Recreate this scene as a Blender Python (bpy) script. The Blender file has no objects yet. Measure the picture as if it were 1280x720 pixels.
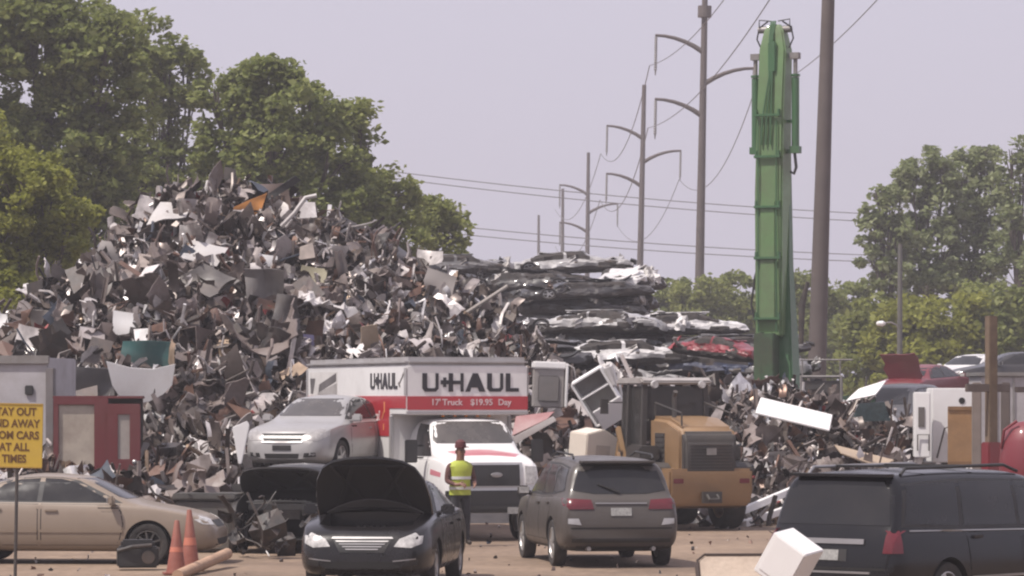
import bpy, bmesh, math, random
import numpy as np
from mathutils import Vector, Matrix, noise, Euler
from mathutils.bvhtree import BVHTree
from mathutils.geometry import delaunay_2d_cdt

# ------------------------------------------------------------------ camera, sky, sun
SC = bpy.context.scene
COL = SC.collection
FPX, HC, YH = 4600.0, 2.6, 497.0          # focal length in photo pixels, eye height, horizon row
cam_d = bpy.data.cameras.new("camera")
cam = bpy.data.objects.new("camera", cam_d)
COL.objects.link(cam)
cam_d.sensor_width = 36.0
cam_d.lens = FPX / 1280.0 * 36.0
cam_d.shift_y = (YH - 360.0) / 1280.0
cam_d.clip_start = 0.5
cam_d.clip_end = 6000.0
cam.location = (0, 0, HC)
cam.rotation_euler = (math.radians(90), 0, 0)
SC.camera = cam

SUN_EL, SUN_AZ = math.radians(60), math.radians(238)   # azimuth clockwise from +Y
wd = bpy.data.worlds.new("World")
SC.world = wd
wd.use_nodes = True
nt = wd.node_tree
bg = nt.nodes["Background"]
sky = nt.nodes.new("ShaderNodeTexSky")
sky.sky_type = 'NISHITA'
sky.sun_disc = False
sky.sun_elevation = SUN_EL
sky.sun_rotation = SUN_AZ
sky.air_density = 1.0
sky.dust_density = 6.0
sky.ozone_density = 1.0
mixn = nt.nodes.new("ShaderNodeMix")
mixn.data_type = 'RGBA'
mixn.inputs[0].default_value = 0.80
mixn.inputs[7].default_value = (7.1, 6.65, 7.9, 1)      # hazy lilac overcast veil
nt.links.new(sky.outputs[0], mixn.inputs[6])
nt.links.new(mixn.outputs[2], bg.inputs[0])
bg.inputs[1].default_value = 0.10

sun_d = bpy.data.lights.new("sun", 'SUN')
sun_d.energy = 4.4
sun_d.angle = math.radians(0.6)
sun_d.color = (1.0, 0.93, 0.86)
sun = bpy.data.objects.new("sun", sun_d)
COL.objects.link(sun)
sdir = Vector((math.sin(SUN_AZ) * math.cos(SUN_EL), math.cos(SUN_AZ) * math.cos(SUN_EL), math.sin(SUN_EL)))
sun.rotation_euler = sdir.to_track_quat('Z', 'Y').to_euler()
sun.location = sdir * 60

vs = SC.view_settings
vs.view_transform = 'Standard'
vs.look = 'None'
vs.exposure = 0.12
vs.gamma = 1.0
SC.render.engine = 'CYCLES'
SC.cycles.use_denoising = True
SC.cycles.max_bounces = 6
SC.cycles.diffuse_bounces = 3
SC.cycles.glossy_bounces = 3
SC.cycles.transmission_bounces = 4
SC.cycles.volume_bounces = 0
SC.cycles.filter_width = 2.2
SC.cycles.use_adaptive_sampling = True
HAZE = 0.0008

# ------------------------------------------------------------------ helpers
R = math.radians
rng = random.Random(7)

def W(px, py, Y):
    return Vector(((px - 640.0) / FPX * Y, Y, HC + (YH - py) / FPX * Y))

def WX(px, Y):
    return (px - 640.0) / FPX * Y

def tag(o, label=None, cat=None, group=None, kind=None):
    if label: o['label'] = label
    if cat: o['category'] = cat
    if group: o['group'] = group
    if kind: o['kind'] = kind
    return o

def empty(name, loc=(0, 0, 0), rot=(0, 0, 0)):
    o = bpy.data.objects.new(name, None)
    COL.objects.link(o)
    o.location = loc
    o.rotation_euler = rot
    o.empty_display_size = 0.2
    return o

def thing(name, label, cat, loc=(0, 0, 0), rot=(0, 0, 0), group=None):
    return tag(empty(name, loc, rot), label, cat, group)

def link_mesh(name, me, parent=None):
    o = bpy.data.objects.new(name, me)
    COL.objects.link(o)
    if parent is not None: o.parent = parent
    return o

def copy_tree(o, parent=None):
    c = o.copy()
    COL.objects.link(c)
    c.parent = parent
    for ch in list(o.children):
        copy_tree(ch, c)
    return c

# ------------------------------------------------------------------ materials
MATS = {}
def new_mat(name):
    m = bpy.data.materials.new(name)
    m.use_nodes = True
    return m, m.node_tree, m.node_tree.nodes["Principled BSDF"]

def N(nt, t, **kw):
    n = nt.nodes.new(t)
    for k, v in kw.items(): setattr(n, k, v)
    return n

def mat(name, col, rough=0.6, metal=0.0, var=0.18, scale=3.0, bump=0.0, dirt=0.0, dirtcol=(0.16, 0.12, 0.09), coat=0.0,
        spec=0.5, objcol=False, emit=0.0, detail=6.0):
    """procedural surface: base colour broken up by noise, optional dirt / rust patches and bump"""
    if name in MATS: return MATS[name]
    m, nt, b = new_mat(name)
    L = nt.links.new
    tc = N(nt, "ShaderNodeTexCoord")
    n1 = N(nt, "ShaderNodeTexNoise"); n1.inputs["Scale"].default_value = scale; n1.inputs["Detail"].default_value = detail
    n1.inputs["Roughness"].default_value = 0.6
    L(tc.outputs["Object"], n1.inputs["Vector"])
    mr = N(nt, "ShaderNodeMapRange")
    mr.inputs[1].default_value = 0.25; mr.inputs[2].default_value = 0.75
    mr.inputs[3].default_value = 1 - var; mr.inputs[4].default_value = 1 + var
    L(n1.outputs["Fac"], mr.inputs[0])
    mul = N(nt, "ShaderNodeMix", data_type='RGBA', blend_type='MULTIPLY')
    mul.inputs[0].default_value = 1.0
    if objcol:
        oi = N(nt, "ShaderNodeObjectInfo")
        L(oi.outputs["Color"], mul.inputs[6])
    else:
        mul.inputs[6].default_value = (*col, 1)
    L(mr.outputs[0], mul.inputs[7])
    out = mul.outputs[2]
    if dirt > 0:
        n2 = N(nt, "ShaderNodeTexNoise"); n2.inputs["Scale"].default_value = scale * 0.45; n2.inputs["Detail"].default_value = 8
        n2.inputs["Roughness"].default_value = 0.7
        L(tc.outputs["Object"], n2.inputs["Vector"])
        m2 = N(nt, "ShaderNodeMapRange")
        m2.inputs[1].default_value = 0.42; m2.inputs[2].default_value = 0.72
        m2.inputs[3].default_value = 0.0; m2.inputs[4].default_value = dirt
        L(n2.outputs["Fac"], m2.inputs[0])
        mx = N(nt, "ShaderNodeMix", data_type='RGBA')
        L(m2.outputs[0], mx.inputs[0])
        L(out, mx.inputs[6])
        mx.inputs[7].default_value = (*dirtcol, 1)
        out = mx.outputs[2]
        m3 = N(nt, "ShaderNodeMapRange")
        m3.inputs[3].default_value = rough; m3.inputs[4].default_value = min(1, rough + 0.45)
        m3.inputs[1].default_value = 0.0; m3.inputs[2].default_value = 1.0
        L(m2.outputs[0], m3.inputs[0])
        L(m3.outputs[0], b.inputs["Roughness"])
    else:
        b.inputs["Roughness"].default_value = rough
    L(out, b.inputs["Base Color"])
    b.inputs["Metallic"].default_value = metal
    b.inputs["Specular IOR Level"].default_value = spec
    if coat:
        b.inputs["Coat Weight"].default_value = coat
        b.inputs["Coat Roughness"].default_value = 0.12
    if bump:
        bp = N(nt, "ShaderNodeBump"); bp.inputs["Strength"].default_value = bump; bp.inputs["Distance"].default_value = 0.03
        L(n1.outputs["Fac"], bp.inputs["Height"])
        L(bp.outputs[0], b.inputs["Normal"])
    MATS[name] = m
    return m

def paint(name, col, rough=0.32, dirt=0.5, metal=0.0, var=0.06):
    dc = tuple(0.35 * c + 0.3 * d for c, d in zip(col, (0.22, 0.17, 0.13)))
    return mat(name, col, rough=rough, var=var, scale=2.2, dirt=dirt, dirtcol=dc, coat=0.35, metal=metal)

GLASS = mat("dark_glass", (0.018, 0.018, 0.02), rough=0.12, var=0.05, dirt=0.25, dirtcol=(0.06, 0.052, 0.048), spec=0.4)
GLASS_DUSTY = mat("dusty_glass", (0.07, 0.065, 0.062), rough=0.2, var=0.1, dirt=0.5, dirtcol=(0.16, 0.14, 0.125), spec=0.6)
RUBBER = mat("rubber", (0.022, 0.021, 0.021), rough=0.85, var=0.2, scale=8, dirt=0.4, dirtcol=(0.1, 0.08, 0.065))
PLASTIC = mat("black_plastic", (0.022, 0.022, 0.023), rough=0.55, var=0.15, scale=5, dirt=0.35, dirtcol=(0.05, 0.042, 0.038))
DARK = mat("dark_cavity", (0.012, 0.011, 0.011), rough=0.9)
CHROME = mat("chrome", (0.34, 0.33, 0.33), rough=0.42, metal=0.7, var=0.1)
ALLOY = mat("alloy", (0.5, 0.49, 0.48), rough=0.38, metal=0.7, var=0.1, dirt=0.3)
LENS = mat("lamp_lens", (0.45, 0.44, 0.43), rough=0.15, var=0.55, scale=11, spec=0.8)
REDLENS = mat("red_lens", (0.11, 0.008, 0.014), rough=0.25, var=0.15, scale=10, spec=0.7)
AMBER = mat("amber_lens", (0.6, 0.2, 0.03), rough=0.2)
STEEL = mat("grey_steel", (0.25, 0.24, 0.235), rough=0.5, metal=0.4, var=0.25, dirt=0.5)
DSTEEL = mat("dark_steel", (0.07, 0.066, 0.063), rough=0.55, metal=0.3, var=0.3, dirt=0.5, dirtcol=(0.14, 0.085, 0.06))
RUST = mat("rusty_steel", (0.17, 0.075, 0.04), rough=0.85, var=0.35, scale=6, dirt=0.5, dirtcol=(0.07, 0.045, 0.035), bump=0.3)
WHITE = mat("white_enamel", (0.76, 0.75, 0.74), rough=0.35, var=0.05, dirt=0.35, dirtcol=(0.45, 0.38, 0.33))
WHITEP = mat("white_panel", (0.78, 0.77, 0.76), rough=0.45, var=0.04, scale=1.5, dirt=0.18, dirtcol=(0.5, 0.45, 0.4))
CREAM = mat("cream_enamel", (0.68, 0.62, 0.54), rough=0.45, var=0.06, dirt=0.3, dirtcol=(0.4, 0.32, 0.25))
SCRAPOBJ = mat("scrap_paint", (0.5, 0.5, 0.5), rough=0.45, var=0.22, scale=4, dirt=0.55, dirtcol=(0.13, 0.085, 0.065), objcol=True, bump=0.25)
WRECK = mat("wreck_paint", (0.5, 0.5, 0.5), rough=0.38, var=0.15, scale=2.5, dirt=0.6, dirtcol=(0.06, 0.045, 0.04), objcol=True, coat=0.5)

# ------------------------------------------------------------------ mesh collector
class MB:
    def __init__(self):
        self.v = []; self.f = []; self.m = []
    def add(self, vs, fs, mi=0):
        o = len(self.v)
        self.v.extend([tuple(p) for p in vs])
        for f in fs:
            self.f.append([i + o for i in f]); self.m.append(mi)
    def box(self, c, s, rot=None, mi=0, taper=None):
        x, y, z = s[0] / 2, s[1] / 2, s[2] / 2
        pts = [Vector((a * x, b * y, d * z)) for d in (-1, 1) for a, b in ((-1, -1), (1, -1), (1, 1), (-1, 1))]
        if taper:
            for i in range(4, 8): pts[i].x *= taper[0]; pts[i].y *= taper[1]
        if rot is not None:
            M = rot if isinstance(rot, Matrix) else Euler(rot).to_matrix()
            pts = [M @ p for p in pts]
        c = Vector(c)
        self.add([p + c for p in pts], [(3, 2, 1, 0), (4, 5, 6, 7), (0, 1, 5, 4), (1, 2, 6, 5), (2, 3, 7, 6), (3, 0, 4, 7)], mi)
    def bar(self, p0, p1, w, h=None, mi=0, up=(0, 0, 1)):
        p0, p1 = Vector(p0), Vector(p1)
        h = h or w
        d = (p1 - p0)
        ln = d.length
        if ln < 1e-6: return
        d /= ln
        u = Vector(up)
        if abs(d.dot(u)) > 0.97: u = Vector((1, 0, 0))
        s = d.cross(u).normalized(); t = s.cross(d)
        M = Matrix((d, s, t)).transposed()
        self.box((p0 + p1) / 2, (ln, w, h), M, mi)
    def tube(self, pts, r, n=8, mi=0, cap=True):
        pts = [Vector(p) for p in pts]
        rs = r if isinstance(r, (list, tuple)) else [r] * len(pts)
        vs, fs = [], []
        prev = None
        for i, p in enumerate(pts):
            a = pts[max(0, i - 1)]; b = pts[min(len(pts) - 1, i + 1)]
            d = (b - a).normalized()
            if prev is None:
                u = Vector((0, 0, 1)) if abs(d.z) < 0.9 else Vector((1, 0, 0))
                s = d.cross(u).normalized()
            else:
                s = (prev - d * prev.dot(d)).normalized()
            prev = s
            t = d.cross(s)
            for k in range(n):
                an = 2 * math.pi * k / n
                vs.append(p + (s * math.cos(an) + t * math.sin(an)) * rs[i])
        for i in range(len(pts) - 1):
            for k in range(n):
                k2 = (k + 1) % n
                fs.append((i * n + k, i * n + k2, (i + 1) * n + k2, (i + 1) * n + k))
        if cap:
            fs.append(tuple(range(n))[::-1])
            fs.append(tuple(range((len(pts) - 1) * n, len(pts) * n)))
        self.add(vs, fs, mi)
    def lathe(self, prof, n=24, axis='z', c=(0, 0, 0), mi=0, close=False):
        """prof: list of (r, h)"""
        vs, fs = [], []
        c = Vector(c)
        for r, h in prof:
            for k in range(n):
                a = 2 * math.pi * k / n
                x, y = r * math.cos(a), r * math.sin(a)
                p = {'z': (x, y, h), 'y': (x, h, y), 'x': (h, x, y)}[axis]
                vs.append(Vector(p) + c)
        m = len(prof)
        for i in range(m if close else m - 1):
            j = (i + 1) % m
            for k in range(n):
                k2 = (k + 1) % n
                fs.append((i * n + k, i * n + k2, j * n + k2, j * n + k))
        if not close:
            fs.append(tuple(range(n))[::-1]); fs.append(tuple(range((m - 1) * n, m * n)))
        self.add(vs, fs, mi)
    def prism(self, poly, y0, y1, plane='xz', mi=0):
        """poly in plane, extruded along the remaining axis from y0 to y1"""
        def mk(a, b, h):
            return {'xz': (a, h, b), 'xy': (a, b, h), 'yz': (h, a, b)}[plane]
        n = len(poly)
        vs = [mk(a, b, y0) for a, b in poly] + [mk(a, b, y1) for a, b in poly]
        fs = [tuple(range(n))[::-1], tuple(range(n, 2 * n))] + [(i, (i + 1) % n, n + (i + 1) % n, n + i) for i in range(n)]
        self.add(vs, fs, mi)
    def mesh(self, name, mats, smooth=False, bevel=0.0, sharp=0.6, segs=2):
        me = bpy.data.meshes.new(name)
        me.from_pydata(self.v, [], self.f)
        mats = mats if isinstance(mats, (list, tuple)) else [mats]
        for m in mats: me.materials.append(m)
        if len(mats) > 1: me.polygons.foreach_set("material_index", self.m)
        bm = bmesh.new(); bm.from_mesh(me)
        bmesh.ops.recalc_face_normals(bm, faces=bm.faces)
        if bevel > 0:
            es = [e for e in bm.edges if len(e.link_faces) == 2 and e.calc_face_angle(0) > 0.5]
            bmesh.ops.bevel(bm, geom=es, offset=bevel, segments=segs, affect='EDGES', clamp_overlap=True)
        bm.to_mesh(me); bm.free()
        if smooth or bevel > 0:
            me.shade_smooth()
            me.set_sharp_from_angle(angle=sharp)
        me.update()
        return me
    def build(self, name, mats, parent=None, **kw):
        return link_mesh(name, self.mesh(name, mats, **kw), parent)

def text_mesh(name, s, size, m, parent, M, extrude=0.004, bold=0.0, align='CENTER', sx=1.0):
    cu = bpy.data.curves.new(name, 'FONT')
    cu.body = s; cu.size = size; cu.align_x = align; cu.align_y = 'CENTER'
    cu.extrude = extrude; cu.offset = bold; cu.resolution_u = 3
    t = bpy.data.objects.new(name, cu)
    COL.objects.link(t)
    bpy.context.view_layer.update()
    me = bpy.data.meshes.new_from_object(t.evaluated_get(bpy.context.evaluated_depsgraph_get()))
    bpy.data.objects.remove(t); bpy.data.curves.remove(cu)
    me.transform(M @ Matrix.Diagonal((sx, 1, 1, 1)))
    me.materials.clear(); me.materials.append(m)
    me.name = name
    return link_mesh(name, me, parent)

def frame_matrix(origin, xdir, ydir):
    x = Vector(xdir).normalized(); z = x.cross(Vector(ydir)).normalized(); y = z.cross(x)
    M = Matrix((x, y, z)).transposed().to_4x4()
    M.translation = Vector(origin)
    return M
# ------------------------------------------------------------------ lofted vehicle bodies
def pchip(pts):
    x = np.array([p[0] for p in pts], float); y = np.array([p[1] for p in pts], float)
    h = np.diff(x); d = np.diff(y) / h
    m = np.zeros_like(y)
    for i in range(1, len(x) - 1):
        if d[i - 1] * d[i] > 0:
            w1 = 2 * h[i] + h[i - 1]; w2 = h[i] + 2 * h[i - 1]
            m[i] = (w1 + w2) / (w1 / d[i - 1] + w2 / d[i])
    m[0] = d[0]; m[-1] = d[-1]
    def f(q):
        q = min(max(q, x[0]), x[-1])
        i = min(max(int(np.searchsorted(x, q)) - 1, 0), len(h) - 1)
        t = (q - x[i]) / h[i]
        return (y[i] * (2 * t**3 - 3 * t**2 + 1) + m[i] * h[i] * (t**3 - 2 * t**2 + t)
                + y[i + 1] * (-2 * t**3 + 3 * t**2) + m[i + 1] * h[i] * (t**3 - t**2))
    return f

def chaikin(p, it=2):
    for _ in range(it):
        q = [p[0]]
        for a, b in zip(p[:-1], p[1:]):
            q.append((a[0] * .75 + b[0] * .25, a[1] * .75 + b[1] * .25))
            q.append((a[0] * .25 + b[0] * .75, a[1] * .25 + b[1] * .75))
        q.append(p[-1]); p = q
    return p

def loft(sp, n=64, it=2):
    """rings of a car body from its side, plan and section curves; x forward"""
    fs = {k: pchip(sp[k]) for k in ('top', 'belt', 'hw', 'bot', 'wrf')}
    x0, x1 = sp['top'][0][0], sp['top'][-1][0]
    rings, xs = [], []
    for i in range(n):
        t = i / (n - 1)
        u = 0.5 - 0.5 * math.cos(math.pi * t)
        x = x0 + (x1 - x0) * (0.55 * t + 0.45 * u)
        w, zd, zr, z0, k = fs['hw'](x), fs['belt'](x), fs['top'](x), fs['bot'](x), fs['wrf'](x)
        zd = max(zd, z0 + 0.1); zr = max(zr, zd + 0.005)
        c = min(sp.get('crown', .06), max(.012, (zr - zd) * .5))
        wr = w * k
        hb = zd - z0
        half = [(0, z0), (.8 * w, z0), (.965 * w, z0 + min(.08, hb * .3)), (w, z0 + .42 * hb), (.99 * w, z0 + .72 * hb),
                (.945 * w, zd - .012), (.915 * w, zd), (wr, zr - c), (wr * .62, zr - .3 * c), (0, zr)]
        rings.append(chaikin(half, it)); xs.append(x)
    k = len(rings[0])
    vs, fsx = [], []
    M = 2 * (k - 1)
    for x, h in zip(xs, rings):
        ring = [(x, a, b) for a, b in h] + [(x, -a, b) for a, b in h[-2:0:-1]]
        vs.extend(ring)
    for i in range(n - 1):
        for j in range(M):
            j2 = (j + 1) % M
            fsx.append((i * M + j, i * M + j2, (i + 1) * M + j2, (i + 1) * M + j))
    fsx.append(tuple(range(M))); fsx.append(tuple(range((n - 1) * M, n * M))[::-1])
    return vs, fsx, M

def bvh_of(vs, fs):
    return BVHTree.FromPolygons([Vector(v) for v in vs], fs)

AX = {'L': (Vector((0, -1, 0)), lambda a, b: Vector((a, 5, b))), 'R': (Vector((0, 1, 0)), lambda a, b: Vector((a, -5, b))),
      'F': (Vector((-1, 0, 0)), lambda a, b: Vector((9, a, b))), 'B': (Vector((1, 0, 0)), lambda a, b: Vector((-9, a, b))),
      'T': (Vector((0, 0, -1)), lambda a, b: Vector((a, b, 9)))}

def patch_data(bvh, axis, poly, off=.004, th=.012, step=.09):
    """a curved panel cut to a 2-D outline and laid on the body surface, with real thickness"""
    dvec, org = AX[axis]
    out = []
    n = len(poly)
    for i in range(n):
        a, b = poly[i], poly[(i + 1) % n]
        ln = math.hypot(b[0] - a[0], b[1] - a[1]); k = max(1, int(ln / step))
        for j in range(k):
            out.append(Vector((a[0] + (b[0] - a[0]) * j / k, a[1] + (b[1] - a[1]) * j / k)))
    nb = len(out)
    xs = [p.x for p in out]; ys = [p.y for p in out]
    pts = list(out)
    def inside(x, y):
        r = False
        for i in range(nb):
            a, b = out[i], out[i - 1]
            if (a.y > y) != (b.y > y) and x < (b.x - a.x) * (y - a.y) / (b.y - a.y) + a.x: r = not r
        return r
    gx = min(xs) + step * .5
    while gx < max(xs):
        gy = min(ys) + step * .5
        while gy < max(ys):
            if inside(gx, gy) and min((gx - p.x)**2 + (gy - p.y)**2 for p in out) > (step * .4)**2: pts.append(Vector((gx, gy)))
            gy += step
        gx += step
    res = delaunay_2d_cdt(pts, [(i, (i + 1) % nb) for i in range(nb)], [list(range(nb))], 1, 1e-5)
    vv, ff = res[0], res[2]
    P, Q, ok = [], [], []
    for p in vv:
        h, nrm, _, _ = bvh.ray_cast(org(p.x, p.y), dvec)
        if h is None:
            P.append(Vector()); Q.append(Vector()); ok.append(False); continue
        if nrm.dot(dvec) > 0: nrm = -nrm
        P.append(h + nrm * off); Q.append(h - nrm * th); ok.append(True)
    ff = [f for f in ff if all(ok[i] for i in f)]
    cnt = {}
    for f in ff:
        for i in range(len(f)):
            e = (f[i], f[(i + 1) % len(f)])
            cnt[tuple(sorted(e))] = cnt.get(tuple(sorted(e)), []) + [e]
    m = len(P)
    faces = [tuple(f) for f in ff] + [tuple(i + m for i in f[::-1]) for f in ff]
    for k, es in cnt.items():
        if len(es) == 1:
            a, b = es[0]; faces.append((b, a, a + m, b + m))
    return P + Q, faces

def patch_mb(mb, bvh, axis, poly, off=.004, th=.012, step=.09, mi=0):
    v, f = patch_data(bvh, axis, poly, off, th, step)
    mb.add(v, f, mi)

def patch(bvh, axis, poly, name, m, parent, off=.004, th=.012, step=.09):
    mb = MB(); patch_mb(mb, bvh, axis, poly, off, th, step)
    return mb.build(name, m, parent, smooth=True, sharp=.9)

def shrink(poly, d):
    cx = sum(p[0] for p in poly) / len(poly); cy = sum(p[1] for p in poly) / len(poly)
    ext = max(max(abs(p[0] - cx), abs(p[1] - cy)) for p in poly)
    res = []
    for p in poly:
        v = Vector((p[0] - cx, p[1] - cy)); l = max(v.length, 1e-6)
        res.append((p[0] - v.x / l * d, p[1] - v.y / l * d))
    return res

def mir(poly): return [(-a, b) for a, b in poly]

WHEELS = {}
def wheel(parent, x, y, rad, width=.21, style=5, rimmat=None, flat=False):
    key = (rad, width, style, rimmat.name if rimmat else '')
    if key not in WHEELS:
        t = MB(); w = width / 2; rr = rad * .66
        t.lathe([(rr, -w * .8), (rad * .82, -w), (rad * .96, -w * .92), (rad, -w * .6), (rad, w * .6), (rad * .96, w * .92), (rad * .82, w), (rr, w * .8)],
                n=32, axis='y', close=True)
        tm = t.mesh('wheel', RUBBER, smooth=True, sharp=.7)
        r = MB()
        r.lathe([(rr * 1.01, w * .82), (rr * .95, w * .86), (rr * .9, w * .6), (rr * .88, -w * .7), (rr * 1.0, -w * .78)], n=32, axis='y', close=True)
        for i in range(style):
            a = 2 * math.pi * i / style
            d = Vector((math.cos(a), 0, math.sin(a)))
            r.bar(d * rr * .12 + Vector((0, w * .72, 0)), d * rr * .92 + Vector((0, w * .66, 0)), rr * .26 if style < 8 else rr * .14, .03, up=(0, 1, 0))
        r.lathe([(rr * .26, w * .55), (rr * .26, w * .78), (rr * .16, w * .82)], n=16, axis='y')
        r.lathe([(rr * .86, w * .1), (rr * .86, w * .18)], n=24, axis='y', mi=1)
        rm = r.mesh('rim', [rimmat or ALLOY, DARK], smooth=True, sharp=.5)
        WHEELS[key] = (tm, rm)
    tm, rm = WHEELS[key]
    o = link_mesh('wheel', tm, parent); o.location = (x, y, rad)
    if y < 0: o.rotation_euler = (0, 0, math.pi)
    link_mesh('rim', rm, o)
    return o

def car(sp, name, label, cat, loc, rot, paintmat, group=None, n=64):
    root = thing(name, label, cat, loc, rot, group)
    vs, fs, M = loft(sp, n)
    bvh = bvh_of(vs, fs)
    # body with wheel arches (and engine bay) cut out
    mb = MB(); mb.add(vs, fs)
    body = mb.build('body', [paintmat, DARK], root)
    cut = MB()
    wr, yt = sp['wr'], sp['track']
    for wx in sp['wx']:
        for s in (1, -1):
            cut.lathe([(wr + .055, s * (yt - .24)), (wr + .055, s * (yt + .4))], n=36, axis='y', c=(wx, 0, wr))
    cuts = [cut.mesh('cut', DARK)]
    if 'bay' in sp:
        xa, xb, yb, za, zb = sp['bay']
        c2 = MB(); c2.prism([(xa, -yb), (xb - .12, -yb), (xb, -yb * .7), (xb + .04, 0), (xb, yb * .7), (xb - .12, yb), (xa, yb)], za, zb, plane='xy')
        cuts.insert(0, c2.mesh('cut2', DARK))
    cos = []
    for i, cm in enumerate(cuts):
        co = link_mesh('cutter', cm, root); cos.append(co)
        md = body.modifiers.new('b%d' % i, 'BOOLEAN'); md.object = co; md.operation = 'DIFFERENCE'; md.solver = 'EXACT'; md.use_hole_tolerant = True
    bpy.context.view_layer.update()
    me = bpy.data.meshes.new_from_object(body.evaluated_get(bpy.context.evaluated_depsgraph_get()))
    me.name = 'body'
    body.modifiers.clear(); body.data = me
    for c in cos: bpy.data.objects.remove(c)
    me.materials.clear(); me.materials.append(paintmat); me.materials.append(DARK); me.materials.append(sp.get('lower', PLASTIC))
    for p in me.polygons:
        c = p.center
        p.material_index = 0
        for wx in sp['wx']:
            if math.hypot(c.x - wx, c.z - wr) < wr + .06 and abs(c.y) > yt - .26 and (abs(p.normal.y) < .5 or abs(c.y) < yt - .2): p.material_index = 1
        if 'bay' in sp:
            xa, xb, yb, za, zb = sp['bay']
            if xa - .01 <= c.x <= xb + .05 and abs(c.y) <= yb + .005 and c.z < sp['bay_top'] and c.z > za - .01 and (abs(p.normal.z) > .99 or p.normal.z < .3) and p.normal.length > 0:
                if abs(c.y) > yb - .01 or abs(c.z - za) < .01 or c.x < xa + .01 or (c.x > xb - .14 and p.normal.x < -.2): p.material_index = 1
        if c.z < sp.get('clad', .0): p.material_index = max(p.material_index, 2) if p.material_index == 0 else 1
    me.shade_smooth(); me.set_sharp_from_angle(angle=R(35))
    # glass
    for w in sp.get('side_glass', []):
        for s in 'LR': patch(bvh, s, w, 'side_window', sp.get('glass', GLASS), root, off=.006)
    if 'side_frame' in sp:
        for s in 'LR': patch(bvh, s, sp['side_frame'], 'window_surround', sp.get('frame_mat', PLASTIC), root, off=.003)
    if 'windshield' in sp: patch(bvh, 'F', sp['windshield'], 'windshield', sp.get('wglass', GLASS), root, off=.006)
    if 'rear_glass' in sp: patch(bvh, 'B', sp['rear_glass'], 'rear_window', sp.get('glass', GLASS), root, off=.006)
    for d in sp.get('doors', []):
        for s in 'LR':
            sm = patch(bvh, s, d, 'door_seam', DARK, root, off=.001)
            dr = patch(bvh, s, shrink(d, .016), 'door', paintmat, root, off=.0035)
            sm.parent = dr
            hx, hz = sp['handles'][sp['doors'].index(d)]
            h = bvh.ray_cast(Vector((hx, 5 if s == 'L' else -5, hz)), Vector((0, -1 if s == 'L' else 1, 0)))[0]
            if h:
                hb = MB(); sg = 1 if s == 'L' else -1
                hb.box((hx, h.y + sg * .022, hz), (.2, .025, .035))
                for k in (-.085, .085): hb.box((hx + k, h.y + sg * .005, hz), (.025, .04, .03))
                hb.build('handle', sp.get('handle_mat', paintmat), dr, bevel=.006)
    for (ax, poly, nm, m_, off) in sp.get('patches', []):
        patch(bvh, ax, poly, nm, m_, root, off=off, step=.06)
    if 'wiper' in sp:
        pass
    for wx in sp['wx']:
        for s in (1, -1):
            wheel(root, wx, s * (yt - .105), wr, style=sp.get('style', 5), rimmat=sp.get('rim'))
    if 'mirror' in sp:
        mx, mz = sp['mirror']
        for s in (1, -1):
            h = bvh.ray_cast(Vector((mx, 5 * s, mz - .06)), Vector((0, -s, 0)))[0]
            if h:
                m2 = MB()
                m2.box((mx + .02, h.y + s * .13, mz), (.1, .2, .14), taper=(.85, .9))
                m2.box((mx + .03, h.y + s * .02, mz - .06), (.08, .1, .05))
                mo = m2.build('mirror', sp.get('mirror_mat', paintmat), root, bevel=.025)
                g = MB(); g.box((mx - .035, h.y + s * .13, mz), (.01, .16, .1)); g.build('mirror_glass', LENS, mo, bevel=.003)
    return root, bvh

def open_hood(root, bvh, poly, hinge, ang, outer, inner, bare=None):
    mb = MB()
    v, f = patch_data(bvh, 'T', poly, .002, .03, .1)
    xc, zc = hinge
    M = Matrix.Translation((xc, 0, zc)) @ Matrix.Rotation(-ang, 4, 'Y') @ Matrix.Translation((-xc, 0, -zc))
    v2 = [M @ p for p in v]
    m = len(v2) // 2
    mb.v = [tuple(p) for p in v2]
    for q in f:
        mb.f.append(list(q)); mb.m.append(1 if all(i >= m for i in q) else 0)
    o = mb.build('hood', [outer, inner], root, smooth=True, sharp=.8)
    # stamped ribs on the underside
    rb = MB()
    ys = [p[1] for p in poly]; xs = [p[0] for p in poly]
    def P(x, y):
        h = bvh.ray_cast(Vector((x, y, 9)), Vector((0, 0, -1)))[0]
        return M @ (h - Vector((0, 0, .045)))
    xa, xb = min(xs) + .15, max(xs) - .2
    for y0, y1 in ((-.5, -.2), (.5, .2), (-.05, -.5), (.05, .5)):
        rb.bar(P(xa, y0), P(xb, y1), .07, .03)
    rb.bar(P(xa, -.55), P(xa, .55), .07, .03); rb.bar(P(xb, -.5), P(xb, .5), .06, .03)
    rb.build('hood_rib', inner, o, bevel=.008)
    if bare:
        arc = [(1.12 + .26 * (1 - (y / .68) ** 2), y) for y in (.68, .5, .3, .1, -.1, -.3, -.5, -.68)] + [(1.08 + .1 * (1 - (y / .68) ** 2), y) for y in (-.68, -.4, 0, .4, .68)]
        v, f = patch_data(bvh, 'T', arc, -.06, .075, .1)
        b2 = MB(); b2.add([M @ p for p in v], f); b2.build('bare_panel', bare, o, smooth=True, sharp=.8)
    return o

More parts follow.
